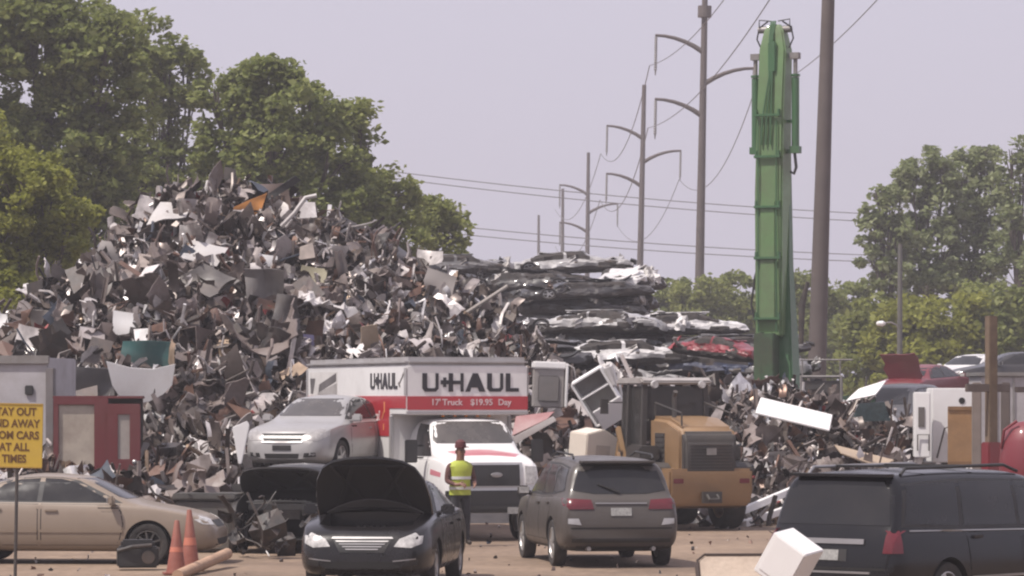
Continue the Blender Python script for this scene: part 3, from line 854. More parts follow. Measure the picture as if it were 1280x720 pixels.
# ------------------------------------------------------------------ wheel loader
LY = paint("loader_yellow", (.25, .15, .07), rough=.5, dirt=.5)
LG = mat("loader_grey", (.04, .036, .034), rough=.6, var=.2, dirt=.5, dirtcol=(.08, .065, .055))
a = R(17); hd = Vector((-math.sin(a), math.cos(a)))
rc = Vector((WX(889, 71.5), 71.5)); ctr = rc + hd * 2.6
LD = thing('wheel_loader', 'yellow wheel loader with its grey grille turned to the viewer', 'loader', (ctr.x, ctr.y, 0), (0, 0, math.atan2(hd.y, hd.x)))
m = MB(); m.prism([(-2.62, 1.22), (-2.62, .78), (-2.5, .5), (-1.75, .42), (-1.75, 1.1), (-2.0, 1.22)], -.86, .86); m.build('counterweight', LY, LD, bevel=.05)
m = MB(); m.prism([(-2.42, 1.05), (-2.46, 1.85), (-2.38, 2.02), (-1.6, 2.2), (-.62, 2.24), (-.62, 1.05)], -.58, .58); HOOD = m.build('engine_hood', LY, LD, bevel=.09, segs=3)
m = MB(); m.prism([(-2.58, 1.1), (-2.6, 1.74), (-2.5, 1.92), (-2.35, 1.96), (-2.35, 1.1)], -.54, .54); GR = m.build('rear_grille', LG, HOOD, bevel=.06, segs=3)
m = MB()
for i in range(9): m.box((-2.6, 0, 1.2 + i * .06), (.03, .86, .018))
m.build('grille_slat', DSTEEL, GR)
m = MB(); m.box((-2.625, .0, 1.55), (.02, .2, .13)); m.build('rear_badge', STEEL, GR)
for s in (1, -1):
    m = MB(); m.box((-1.25, s * .582, 1.6), (.56, .012, .6))
    for k in range(6): m.box((-1.25, s * .59, 1.35 + k * .1), (.5, .02, .05))
    m.build('side_louvre', LG, HOOD)
m = MB(); m.prism([(-2.2, .7), (2.3, .62), (2.3, 1.0), (1.2, 1.1), (-2.2, 1.1)], -.4, .4); m.build('chassis', LY, LD, bevel=.03)
for s in (1, -1):
    for x in (-1.25, 1.45): wheel(LD, x, s * .82, .62, .44, style=8, rimmat=LY)
    m = MB(); m.prism([(-2.0, 1.22), (-1.85, 1.32), (-.65, 1.34), (-.45, .9), (-.5, .85), (-.72, 1.26), (-1.85, 1.25), (-2.0, 1.16)], s * .6, s * 1.1) if s > 0 else m.prism([(-2.0, 1.22), (-1.85, 1.32), (-.65, 1.34), (-.45, .9), (-.5, .85), (-.72, 1.26), (-1.85, 1.25), (-2.0, 1.16)], s * 1.1, s * .6)
    m.build('fender', LG, LD, bevel=.02)
    m = MB(); m.box((-1.0, s * .85, 1.5), (.9, .42, .3)); m.build('side_tank', LG, LD, bevel=.04)
    m = MB()
    for k in range(4): m.box((.0, s * .9, .55 + k * .28), (.4, .3, .04))
    for x in (-.2, .2): m.bar((x, s * .98, .5), (x, s * .9, 1.5), .04)
    m.build('step_ladder', LG, LD)
# cab
m = MB(); m.box((.2, 0, 1.42), (1.5, 1.44, .5)); m.build('cab_base', LG, LD, bevel=.04)
for x, y in ((-.52, .68), (-.52, -.68), (.28, .72), (.28, -.72), (.92, .6), (.92, -.6)):
    m = MB(); m.bar((x, y, 1.6), (x * .95 + .02, y * .93, 2.9), .1, .1); m.build('cab_pillar', LG, LD)
m = MB(); m.prism([(-.62, 2.86), (-.66, 2.93), (-.5, 3.0), (.85, 3.0), (1.05, 2.93), (.98, 2.86)], -.74, .74); m.build('cab_roof', mat("loader_roof", (.33, .31, .3), rough=.6, var=.2, dirt=.4), LD, bevel=.03)
m = MB()
m.box((-.5, 0, 2.28), (.012, 1.2, 1.1)); m.box((.9, 0, 2.28), (.012, 1.0, 1.1))
for s in (1, -1): m.box((-.12, s * .67, 2.25), (.66, .012, 1.16)); m.box((.58, s * .64, 2.25), (.5, .012, 1.16))
m.build('cab_glass', mat("loader_glass", (.03, .03, .03), rough=.12, var=.1, dirt=.3, dirtcol=(.1, .085, .075)), LD)
m = MB()
for y in (.5, -.5): m.lathe([(.07, 0), (.08, .06), (.05, .1)], n=14, axis='x', c=(-.74, y, 2.86))
m.build('work_lamp', LENS, LD, smooth=True)
for s in (1, -1):
    m = MB(); m.tube([(-2.3, s * .5, 2.05), (-2.3, s * .5, 2.3), (-.8, s * .52, 2.5), (-.8, s * .52, 2.25)], .018, n=8); m.build('hand_rail', LG, LD, smooth=True)
    m = MB(); m.box((-2.63, s * .68, .98), (.02, .2, .09)); m.build('tail_lamp', REDLENS, LD, bevel=.008)
    m = MB(); m.box((-2.2, s * .872, .82), (.6, .012, .1)); m.build('warning_stripe', LG, LD)
    m = MB(); m.bar((.75, s * .66, 2.5), (.8, s * 1.0, 2.5), .025); m.box((.82, s * 1.05, 2.42), (.05, .16, .3)); m.build('mirror', LG, LD)
m = MB(); m.tube([(-2.66, .1, .7), (-2.78, .1, .62), (-2.78, -.1, .62), (-2.66, -.1, .7)], .035, n=8); m.box((-2.64, 0, .66), (.06, .4, .22)); m.build('tow_hitch', LG, LD, smooth=True, sharp=.5)
m = MB(); m.box((.1, 0, 2.0), (.5, .5, .7)); m.tube([(.5, 0, 1.8), (.6, 0, 2.2)], .03); m.lathe([(.17, -.02), (.19, 0), (.17, .02)], n=18, c=(.58, 0, 2.2)); m.build('driver_seat', PLASTIC, LD, bevel=.02)
m = MB(); m.tube([(-1.3, .3, 2.2), (-1.3, .3, 2.62), (-1.38, .3, 2.72)], .05); m.build('exhaust_stack', DSTEEL, LD, smooth=True)
for s in (1, -1):
    m = MB(); m.prism([(.95, 1.75), (1.35, 1.8), (2.5, .95), (3.0, .5), (2.85, .35), (2.3, .72), (1.1, 1.4)], s * .5 - .06, s * .5 + .06); m.build('lift_arm', LY, LD, bevel=.02)
    m = MB(); m.bar((-.45, s * 1.1, .95), (-.1, s * 1.1, 1.45), .08, .3); m.bar((.3, s * .78, 1.3), (.75, s * .78, 2.0), .1, .12); m.build('side_bracket', LY, LD, bevel=.02)
m = MB(); m.prism([(2.9, .2), (3.7, .12), (3.72, .16), (3.0, .28), (2.86, .6), (3.0, 1.15), (3.2, 1.3), (3.16, 1.33), (2.92, 1.2), (2.78, .6)], -1.25, 1.25)
for s in (1, -1): m.prism([(2.8, .2), (3.7, .14), (3.2, 1.3), (2.85, 1.1)], s * 1.25 - .02, s * 1.25 + .02)
m.build('bucket', LY, LD, bevel=.01)

# ------------------------------------------------------------------ green scrap handler with raised boom
GREEN_LIT = paint("handler_green_lit", (.11, .205, .075), rough=.5, dirt=.8)  # boom green at its sunlit tone, sunlight put into the colour
GREEN_SHADED = paint("handler_green_shaded", (.035, .115, .04), rough=.5, dirt=.3)  # same green darkened to paint the boom's shaded right side; fittings share it
D0 = 95.0
def B3(px, py, dy=0): return W(px, py, D0 + dy)
bp = B3(970, 497); 
HD = thing('scrap_handler', 'tall green scrap handler with its boom standing straight up', 'scrap handler', (bp.x, bp.y + .6, 0), (0, 0, R(-24)))
S = FPX / D0
def zz(py): return HC + (YH - py) / S
def boom(name, m_, prof, parent, bev=.03):
    """prof: (z, x0, x1, y0, y1) sections"""
    mb = MB(); vs = []; fs = []
    for z, x0, x1, y0, y1 in prof: vs += [(x0, y0, z), (x1, y0, z), (x1, y1, z), (x0, y1, z)]
    for i in range(len(prof) - 1):
        for k in range(4): fs.append((i * 4 + k, i * 4 + (k + 1) % 4, i * 4 + 4 + (k + 1) % 4, i * 4 + 4 + k))
    fs += [(3, 2, 1, 0), tuple(range(len(vs) - 4, len(vs)))]
    mb.add(vs, fs)
    return mb.build(name, m_, parent, bevel=bev)
ST = boom('stick', GREEN_LIT, [(zz(420), -.42, .3, -.3, .3), (zz(240), -.42, .34, -.36, .36), (zz(130), -.36, .36, -.34, .34), (zz(60), -.32, .4, -.28, .28), (zz(36), -.22, .3, -.2, .2), (zz(28), -.12, .2, -.12, .12)], HD, .04)
MBM = boom('main_boom', GREEN_SHADED, [(zz(520), -.1, .56, -.1, .6), (zz(430), -.06, .48, -.05, .56), (zz(330), .0, .36, .1, .5), (zz(200), .06, .32, .22, .45), (zz(110), .1, .3, .3, .42)], HD, .04)
m = MB(); m.box((-.05, -.37, (zz(250) + zz(400)) / 2), (.42, .05, zz(250) - zz(400))); m.build('recessed_plate', GREEN_LIT, ST, bevel=.02)
for py in (143, 195, 258, 322, 398):
    m = MB(); m.box((-.05, -.42, zz(py)), (.72, .07, .07)); m.box((-.36, -.38, zz(py) + .06), (.06, .1, .2)); m.box((.26, -.38, zz(py) + .06), (.06, .1, .2)); m.build('hose_clamp', GREEN_SHADED, ST, bevel=.012)
m = MB()
for x in (-.24, -.1, .04):
    m.tube([(x * .9, -.4, zz(180)), (x * .8 + .02, -.42, zz(145)), (x * .3 + .06, -.36, zz(95)), (x * .3 + .05, -.3, zz(45)), (x * .4 + .05, -.1, zz(24))], .025, n=8)
m.build('hydraulic_hose', GREEN_SHADED, ST, smooth=True)
m = MB()
for x in (-.3, .2): m.tube([(x, -.4, zz(415)), (x, -.42, zz(240)), (x, -.41, zz(150))], .018, n=6)
m.build('steel_line', GREEN_SHADED, ST, smooth=True)
m = MB(); m.box((.06, -.32, zz(70)), (.22, .1, .8)); m.build('hose_cover', GREEN_SHADED, ST, bevel=.03)
for s, xx in ((-1, -.52), (1, .58)):
    m = MB(); m.tube([(xx, 0, zz(190)), (xx, 0, zz(95))], .1, n=16); m.tube([(xx, 0, zz(94)), (xx, 0, zz(91))], .12, n=16); m.box((xx, 0, zz(186)), (.26, .22, .18))
    cy = m.build('hydraulic_cylinder', GREEN_SHADED, ST, smooth=True, sharp=.5)
    m = MB(); m.tube([(xx, 0, zz(96)), (xx, 0, zz(70))], .055, n=12); m.box((xx * .98, 0, zz(68)), (.24, .2, .16)); m.build('cylinder_rod', STEEL, cy, smooth=True, sharp=.5)
    m = MB(); m.bar((xx, 0, zz(150)), (xx * .6, 0, zz(150)), .1, .08); m.bar((xx, 0, zz(188)), (xx * .6, 0, zz(188)), .12, .1); m.build('cylinder_bracket', GREEN_SHADED, cy)
m = MB(); m.tube([(.56, 0, zz(190)), (.6, 0, zz(208)), (.54, 0, zz(216)), (.44, 0, zz(213))], .04, n=10); m.build('hose_elbow', PLASTIC, ST, smooth=True)
m = MB()
for s in (-1, 1):
    m.tube([(.04 + s * .38, -.05, zz(58)), (.04 + s * .5, -.05, zz(46)), (.04 + s * .44, -.05, zz(32)), (.04 + s * .2, -.05, zz(24))], .022, n=8)
    m.tube([(.04 + s * .1, -.1, zz(24)), (.04 + s * .42, -.1, zz(22)), (.04 + s * .42, -.1, zz(32))], .018, n=6)
m.build('tip_hose', PLASTIC, ST, smooth=True)
m = MB(); m.lathe([(.09, -.45), (.09, .45)], n=16, axis='x', c=(.02, 0, zz(34))); m.build('tip_pin', STEEL, ST, smooth=True, sharp=.5)
m = MB(); m.tube([(.7, .1, zz(430)), (.72, .1, zz(380)), (.88, .1, zz(352))], [.06, .09, .05], n=10); m.build('boom_hook', DSTEEL, MBM, smooth=True)
m = MB(); m.tube([(-.45, -.1, zz(410)), (-.6, -.1, zz(380)), (-.5, -.1, zz(345)), (-.4, -.1, zz(330))], .03, n=8); m.build('slack_hose', PLASTIC, ST, smooth=True)
m = MB(); m.box((-.12, -.25, zz(455)), (.55, .5, 1.6)); m.tube([(-.2, -.45, zz(500)), (-.2, -.4, zz(415))], .09, n=12); m.build('boom_foot', mat('boom_foot_paint', (.03, .075, .03), rough=.6, var=.4, dirt=.7, dirtcol=(.07, .05, .04)), HD, bevel=.04)
m = MB(); m.box((.6, 1.6, 2.0), (2.6, 4.2, 1.3)); m.build('upper_carriage', GREEN_SHADED, HD, bevel=.08)
m = MB(); m.box((-1.1, .2, 2.2), (.9, 1.4, 1.7)); m.build('operator_cab', GLASS, HD, bevel=.06)
m = MB(); m.lathe([(.9, 1.0), (.9, 1.35)], n=28, c=(.3, 1.2, 0)); m.box((.3, 1.2, .75), (1.4, 3.4, .5)); m.build('undercarriage', DSTEEL, HD, smooth=True, sharp=.5)
for s in (-1, 1):
    m = MB(); m.prism([(-1.2, .0), (3.6, .0), (3.95, .3), (3.95, .6), (3.6, .9), (-1.2, .9), (-1.55, .6), (-1.55, .3)], s * 1.25 + .05, s * 1.25 + .55, plane='yz'); m.build('crawler_track', RUBBER, HD, bevel=.04)

# ------------------------------------------------------------------ steel transmission poles and wires
POLE = mat("weathered_pole", (.1, .082, .076), rough=.75, var=.2, scale=1.2, dirt=.4, dirtcol=(.09, .068, .06))
INSUL = mat("insulator_grey", (.2, .19, .19), rough=.5)
HT = 25.5 + HC
ARMS = [(-1, 4.4, 3.0, 1.0), (1, 6.35, 3.15, 1.05), (-1, 8.3, 2.95, 1.0)]     # side, drop from top, reach, rise
def pole(label, px, D, arms, lean, h=HT, r0=.34, r1=.17, name='power_pole'):
    rt = thing(name, label, 'power pole', (WX(px, D), D, 0), (0, R(lean), R(0)), 'steel power poles along the line')
    m = MB(); m.tube([(0, 0, z * h) for z in (0, .25, .5, .75, 1)], [r0 + (r1 - r0) * t for t in (0, .25, .5, .75, 1)], n=20)
    m.build('shaft', POLE, rt, smooth=True, sharp=1.2)
    for s, dr, reach, rise in arms:
        m = MB()
        pts = [(s * t * reach, 0, h - dr + rise * (1 - (1 - t) ** 2.1)) for t in (0, .2, .4, .6, .8, 1)]
        m.tube(pts, [.17, .15, .13, .115, .1, .085], n=10)
        ar = m.build('arm', POLE, rt, smooth=True)
        m = MB(); tip = Vector(pts[-1])
        prof = [(.03, 0)]
        for i in range(14): prof += [(.11, -.1 - i * .15), (.06, -.14 - i * .15)]
        prof += [(.03, -2.4)]
        m.lathe(prof, n=8, c=tip - Vector((s * .06, 0, .05))); m.build('insulator', INSUL, ar)
    return rt
pole('steel power pole with three curved arms just left of the green boom', 870.5, 225, ARMS, 1.1)
m = MB(); m.lathe([(.42, -.35), (.42, .35)], n=14, c=(0, 0, HT - 1.9))
o = [p for p in COL.objects if p.name == 'power_pole'][0]
m.build('pole_collar', POLE, o)
pole('steel power pole with three curved arms, middle one of the line', 795.5, 300, ARMS, 1.3)
pole('smallest steel power pole that still has curved arms, above the crushed cars', 732, 383, ARMS, .6)
pole('bare steel pole close beside the smallest armed power pole', 702, 449, [], .3)
pole('farthest bare stub of a steel pole beyond the crushed cars', 672.5, 514, [], .2)
pole('thick brown steel pole rising out of the picture right of the green boom', 1017, 118, ARMS, 1.75, h=31, r0=.325, r1=.085)

WIRE = mat("wire_grey", (.16, .15, .155), rough=.5, metal=.4)
def wire(label, p0, p1, sag, r=.028, group='power lines', n=26, name='power_line'):
    p0, p1 = Vector(p0), Vector(p1)
    m = MB(); pts = []
    for i in range(n + 1):
        t = i / n; p = p0.lerp(p1, t); p.z -= sag * 4 * t * (1 - t); pts.append(p)
    m.tube(pts, r, n=5)
    o = m.build(name, WIRE)
    return tag(o, label, 'power line', group)
P1, P2, P3 = 225, 300, 383
def tip(px, py, D): return W(px, py, D)
lines = [
    ('power line hanging between the top left arms of the two nearer poles', tip(812, 82, P1), tip(751, 192, P2), 2.6),
    ('power line hanging between the lower left arms of the two nearer poles', tip(810, 160, P1), tip(750, 250, P2), 2.6),
    ('power line hanging between the right arms of the two nearer poles', tip(941, 120, P1), tip(849, 224, P2), 2.8),
    ('power line between the top left arms of the two smaller armed poles', tip(751, 192, P2), tip(694, 262, P3), 2.8),
    ('power line between the lower left arms of the two smaller armed poles', tip(750, 250, P2), tip(694, 308, P3), 2.8),
    ('power line between the right arms of the two smaller armed poles', tip(849, 224, P2), tip(773, 284, P3), 3.0),
    ('power line climbing from the top left arm out of the picture', tip(812, 82, P1), tip(1000, -150, 118), 1.2),
    ('power line climbing from the lower left arm behind the green boom tip', tip(810, 160, P1), tip(1005, -70, 118), 1.2),
    ('power line climbing to the upper right past the thick brown pole', tip(941, 120, P1), tip(1190, -110, 118), 1.0)]
for l, a_, b_, sg in lines: wire(l, a_, b_, sg, r=.03 if 'climb' not in l else .022)
for i, (ya, yb, l) in enumerate([(196, 270, 'uppermost of the four long power lines crossing the whole sky'), (204, 280, 'second highest of the four long power lines crossing the whole sky'),
                                 (258, 320, 'third highest of the four long power lines crossing the whole sky'), (268, 328, 'lowest of the four long power lines crossing the whole sky')]):
    wire(l, W(330, ya - 4, 330), W(1200, yb + 2, 330), .9, r=.045, group='long power lines behind the poles')
# ------------------------------------------------------------------ ground
def ground_mat():
    m, nt, b = new_mat("packed_dirt")
    L = nt.links.new
    tc = N(nt, "ShaderNodeTexCoord")
    n1 = N(nt, "ShaderNodeTexNoise"); n1.inputs["Scale"].default_value = .22; n1.inputs["Detail"].default_value = 10; n1.inputs["Roughness"].default_value = .7
    n2 = N(nt, "ShaderNodeTexNoise"); n2.inputs["Scale"].default_value = 5.0; n2.inputs["Detail"].default_value = 8
    L(tc.outputs["Object"], n1.inputs["Vector"]); L(tc.outputs["Object"], n2.inputs["Vector"])
    r = N(nt, "ShaderNodeValToRGB")
    r.color_ramp.elements[0].position = .35; r.color_ramp.elements[0].color = (.145, .1, .07, 1)
    r.color_ramp.elements[1].position = .65; r.color_ramp.elements[1].color = (.265, .19, .133, 1)
    L(n1.outputs["Fac"], r.inputs[0])
    mr = N(nt, "ShaderNodeMapRange"); mr.inputs[1].default_value = .3; mr.inputs[2].default_value = .7; mr.inputs[3].default_value = .75; mr.inputs[4].default_value = 1.2
    L(n2.outputs["Fac"], mr.inputs[0])
    mx = N(nt, "ShaderNodeMix", data_type='RGBA', blend_type='MULTIPLY'); mx.inputs[0].default_value = 1
    L(r.outputs[0], mx.inputs[6]); L(mr.outputs[0], mx.inputs[7])
    L(mx.outputs[2], b.inputs["Base Color"]); b.inputs["Roughness"].default_value = .95
    bp = N(nt, "ShaderNodeBump"); bp.inputs["Strength"].default_value = .5; bp.inputs["Distance"].default_value = .05
    L(n2.outputs["Fac"], bp.inputs["Height"]); L(bp.outputs[0], b.inputs["Normal"])
    return m
m = MB(); m.add([(-2500, -200, 0), (2500, -200, 0), (2500, 5000, 0), (-2500, 5000, 0)], [(0, 1, 2, 3)])
tag(m.build('ground', ground_mat()), kind='structure')

# ------------------------------------------------------------------ trees
nr = np.random.default_rng(11)
def leaf_mat(name, c0, c1, c2):
    m, nt, b = new_mat(name)
    L = nt.links.new
    g = N(nt, "ShaderNodeNewGeometry")
    r = N(nt, "ShaderNodeValToRGB")
    e = r.color_ramp.elements
    e[0].position = 0; e[0].color = (*c0, 1); e[1].position = 1; e[1].color = (*c2, 1)
    x = e.new(.5); x.color = (*c1, 1)
    L(g.outputs["Random Per Island"], r.inputs[0])
    L(r.outputs[0], b.inputs["Base Color"]); b.inputs["Roughness"].default_value = .6
    b.inputs["Specular IOR Level"].default_value = .3
    t = N(nt, "ShaderNodeBsdfTranslucent"); L(r.outputs[0], t.inputs[0])
    s = N(nt, "ShaderNodeMixShader"); s.inputs[0].default_value = .48
    L(b.outputs[0], s.inputs[1]); L(t.outputs[0], s.inputs[2])
    L(s.outputs[0], nt.nodes["Material Output"].inputs[0])
    return m
LEAF_A = leaf_mat("leaf_olive", (0.159, 0.189, 0.049), (0.232, 0.256, 0.067), (0.305, 0.323, 0.11))
LEAF_B = leaf_mat("leaf_dark", (0.14, 0.173, 0.046), (0.207, 0.238, 0.067), (0.281, 0.305, 0.104))
LEAF_C = leaf_mat("leaf_yellowish", (0.195, 0.213, 0.037), (0.262, 0.275, 0.049), (0.329, 0.336, 0.073))
LEAF_D = leaf_mat("leaf_poplar", (0.152, 0.189, 0.073), (0.226, 0.262, 0.11), (0.366, 0.403, 0.22))
BARK = mat("bark", (.09, .072, .058), rough=.9, var=.35, scale=5, bump=.4)

def leaves(clumps, size):
    """clumps: array of (x,y,z,r,n) -> mesh arrays of small folded leaf quads"""
    P = []; SZ = []
    for x, y, z, r, n in clumps:
        d = nr.normal(size=(int(n), 3)); d /= np.linalg.norm(d, axis=1)[:, None] + 1e-9
        rad = r * nr.uniform(.15, 1, int(n))[:, None] ** .6
        p = np.array([x, y, z]) + d * rad * np.array([1, 1, .75])
        P.append(p); SZ.append(np.full(int(n), nr.uniform(.65, 1.45)))
    P = np.concatenate(P); n = len(P); SZ = np.concatenate(SZ)[:, None]
    a = nr.normal(size=(n, 3)); a[:, 2] *= .5; a /= np.linalg.norm(a, axis=1)[:, None]
    b = np.cross(a, nr.normal(size=(n, 3))); b /= np.linalg.norm(b, axis=1)[:, None]
    s = size * SZ * nr.uniform(.6, 1.3, n)[:, None]
    v = np.stack([P - a * s, P + b * s * .55, P + a * s, P - b * s * .55], 1).reshape(-1, 3)
    return v, n

def quad_mesh(name, v, n, m):
    me = bpy.data.meshes.new(name)
    me.vertices.add(len(v)); me.vertices.foreach_set("co", v.astype(np.float32).ravel())
    me.loops.add(4 * n); me.loops.foreach_set("vertex_index", np.arange(4 * n, dtype=np.int32))
    me.polygons.add(n); me.polygons.foreach_set("loop_start", np.arange(0, 4 * n, 4, dtype=np.int32))
    me.polygons.foreach_set("loop_total", np.full(n, 4, dtype=np.int32))
    me.update(calc_edges=True); me.materials.append(m)
    return me

def tree(label, px, D, lobes, m, leaf=.13, dens=1.0, per=70, cr=.55, name='tree', cat='tree', group='trees round the scrap yard', gaps=.15, trunk_r=.28, lean=0, limbs=True):
    """lobes: (px, py, rx, ry) in photo pixels at distance D; world ellipsoids as deep as they are wide"""
    s = FPX / D
    base = Vector((WX(px, D), D, 0))
    rt = thing(name, label, cat, base, group=group)
    cl = []; tm = MB(); top = 0
    L3 = []
    for (lx, ly, rx, ry) in lobes:
        c = W(lx, ly, D) - base; a, b = rx / s, ry / s
        c.y += nr.uniform(-.5, .5) * a
        L3.append((c, a, b)); top = max(top, c.z)
        k = max(4, int(dens * 2.6 * (a * a + 2 * a * b) / (cr * cr)))
        for i in range(k):
            d = nr.normal(size=3); d /= np.linalg.norm(d)
            if d[2] < -.55 and nr.random() < .6: continue
            if noise.noise(Vector(d) * 2.4 + c * 1.3) < -.36 + gaps * 2: continue
            q = nr.uniform(.35, 1.0) ** .45
            wob = 1 + .42 * noise.noise(Vector(d) * 2.9 + c) + .12 * nr.normal()
            cl.append((c.x + d[0] * a * q * wob, c.y + d[1] * a * q * wob, c.z + d[2] * b * q * wob, cr * nr.uniform(.45, 1.25), per * nr.uniform(.5, 1.2)))
    v, n = leaves(cl, leaf)
    th = max(1.5, min(c.z for c, a, b in L3))
    pts = [(0, 0, -.1), (lean * .3, .1, th * .5), (lean * .7, 0, th), (lean, .1, max(th + .5, top * .92))]
    tm.tube(pts, [trunk_r, trunk_r * .8, trunk_r * .6, trunk_r * .15], n=10)
    if limbs:
        for c, a, b in L3:
            p0 = Vector(pts[1]).lerp(Vector(pts[2]), nr.uniform(.3, 1))
            mid = p0.lerp(c, .5) + Vector((0, 0, -.2 * (c - p0).length * .4))
            tm.tube([p0, mid, c], [trunk_r * .4, trunk_r * .28, trunk_r * .12], n=7)
            for k in range(5):
                d = Vector(nr.normal(size=3)).normalized(); d.z = abs(d.z) * .6
                e = c + Vector((d.x * a, d.y * a, d.z * b)) * .85
                tm.tube([mid.lerp(c, .7), c.lerp(e, .5) + Vector((0, 0, .1)), e], [trunk_r * .16, trunk_r * .1, trunk_r * .04], n=5)
    tm.build('trunk', BARK, rt, smooth=True)
    link_mesh('crown', quad_mesh('crown', v, n, m), rt)
    return rt

tree('large leafy tree filling the upper left corner', 60, 128, [(-30, 60, 80, 75), (60, 70, 75, 60), (120, 120, 70, 70), (-20, 180, 80, 80), (60, 200, 80, 80), (120, 215, 55, 70), (40, 10, 55, 40), (105, 60, 50, 42), (120, 300, 70, 60), (30, 320, 80, 60), (150, 255, 35, 40), (140, 40, 35, 22)], LEAF_B, dens=1.25, gaps=.05, trunk_r=.5)
tree('tall thin crowned tree with sky showing through its branches', 196, 140, [(175, 30, 30, 18), (205, 70, 34, 26), (236, 80, 26, 30), (215, 120, 40, 26), (240, 118, 24, 22), (190, 105, 30, 30), (200, 160, 34, 22), (226, 190, 22, 16), (180, 190, 34, 30), (175, 235, 45, 36), (215, 245, 44, 34), (205, 215, 34, 24), (240, 225, 26, 26), (190, 300, 60, 40), (146, 18, 22, 12)], LEAF_B, dens=1.1, gaps=.1, per=60, leaf=.13, trunk_r=.2, lean=.5)
tree('yellowish bushy tree low at the left edge beside the scrap heap', 36, 108, [(20, 240, 70, 55), (60, 265, 50, 45), (85, 285, 28, 32), (-10, 300, 70, 60), (50, 330, 60, 50), (20, 380, 70, 50), (-30, 200, 50, 50)], LEAF_C, dens=1.35, gaps=.06, per=130, leaf=.09, cr=.5)
tree('broad green tree rising behind the middle of the big scrap heap', 345, 132, [(300, 130, 46, 45), (350, 120, 55, 40), (390, 150, 40, 45), (280, 190, 38, 50), (340, 190, 65, 60), (410, 210, 50, 50), (300, 250, 60, 50), (370, 260, 75, 50), (268, 120, 22, 28), (330, 95, 30, 18), (440, 250, 40, 36), (390, 320, 90, 50)], LEAF_B, dens=1.15, gaps=.06, trunk_r=.4)
tree('green tree with a ragged right edge, right of the broad tree', 440, 136, [(435, 150, 30, 34), (452, 140, 16, 16), (460, 190, 16, 26), (430, 200, 32, 36), (470, 225, 32, 26), (490, 250, 34, 28), (450, 270, 45, 36), (505, 290, 36, 36), (460, 320, 60, 36), (405, 130, 16, 16)], LEAF_A, dens=1.0, gaps=.1, trunk_r=.3)
tree('small round tree at the right end of the left hand trees', 545, 140, [(545, 270, 24, 24), (566, 268, 12, 16), (528, 282, 24, 26), (565, 295, 16, 24), (540, 310, 36, 30), (520, 262, 14, 14)], LEAF_A, dens=1.0, gaps=.1, trunk_r=.2)
# right hand poplars
G2 = 'poplars at the right'
tree('slim poplar at the left end of the right hand poplars', 1104, 185, [(1098, 245, 14, 18), (1112, 262, 22, 24), (1092, 285, 16, 24), (1112, 305, 32, 34), (1095, 335, 20, 28), (1118, 355, 34, 36), (1128, 225, 14, 14)], LEAF_D, dens=1.2, gaps=.2, per=60, leaf=.16, cr=.5, trunk_r=.25, group=G2)
tree('second poplar from the left, with a stepped crown', 1160, 188, [(1140, 220, 16, 20), (1160, 205, 20, 20), (1180, 215, 22, 24), (1150, 250, 30, 28), (1178, 260, 30, 34), (1145, 300, 32, 34), (1180, 315, 36, 40), (1160, 370, 50, 40)], LEAF_D, dens=1.2, gaps=.19, per=60, leaf=.16, cr=.5, trunk_r=.25, group=G2)
tree('tallest poplar of the right hand group', 1218, 190, [(1205, 205, 20, 22), (1226, 190, 20, 14), (1236, 205, 16, 22), (1200, 240, 30, 32), (1232, 245, 26, 34), (1210, 295, 36, 40), (1240, 310, 32, 44), (1220, 360, 50, 40)], LEAF_D, dens=1.2, gaps=.2, per=60, leaf=.16, cr=.5, trunk_r=.25, group=G2)
tree('poplar cut off by the right edge of the picture', 1275, 186, [(1262, 195, 18, 16), (1280, 190, 22, 18), (1262, 230, 20, 30), (1285, 240, 28, 40), (1265, 285, 26, 34), (1290, 310, 36, 44), (1272, 350, 46, 40)], LEAF_D, dens=1.0, gaps=.24, per=55, leaf=.16, cr=.5, trunk_r=.25, group=G2)
# low tree belt behind the yard, right half
G3 = 'bushy trees behind the yard'
for i, (px, py, rx, mm, D, lab) in enumerate([
    (838, 372, 26, LEAF_B, 215, 'low bushy tree just right of the stacked crushed cars'), (878, 366, 36, LEAF_A, 212, 'rounded bushy tree behind the tall armed power pole'),
    (925, 364, 34, LEAF_B, 214, 'bushy tree just left of the green boom'), (975, 375, 36, LEAF_B, 216, 'bushy tree hidden behind the foot of the green boom'),
    (1012, 362, 34, LEAF_B, 210, 'dark bushy tree just left of the thick brown pole'), (1058, 372, 34, LEAF_B, 208, 'dark bushy tree just right of the thick brown pole'),
    (1092, 395, 32, LEAF_A, 172, 'olive bush left of the street lamp'), (1135, 400, 40, LEAF_C, 170, 'yellow green bush right behind the street lamp'),
    (1180, 392, 44, LEAF_C, 168, 'yellow green bush left of the square wooden post'), (1235, 385, 44, LEAF_A, 171, 'olive bush behind the square wooden post'),
    (1285, 380, 40, LEAF_B, 169, 'olive bush cut by the right picture edge')]):
    tree(lab, px, D, [(px, py, rx, 24), (px - rx * .5, py + 28, rx * .8, 30), (px + rx * .5, py + 30, rx * .8, 30), (px, py + 62, rx * 1.2, 40), (px, py + 95, rx * 1.2, 30)], mm, dens=1.0, gaps=.06, per=70, leaf=.17, cr=.7, name='bushy_tree', group=G3, trunk_r=.2, limbs=False)

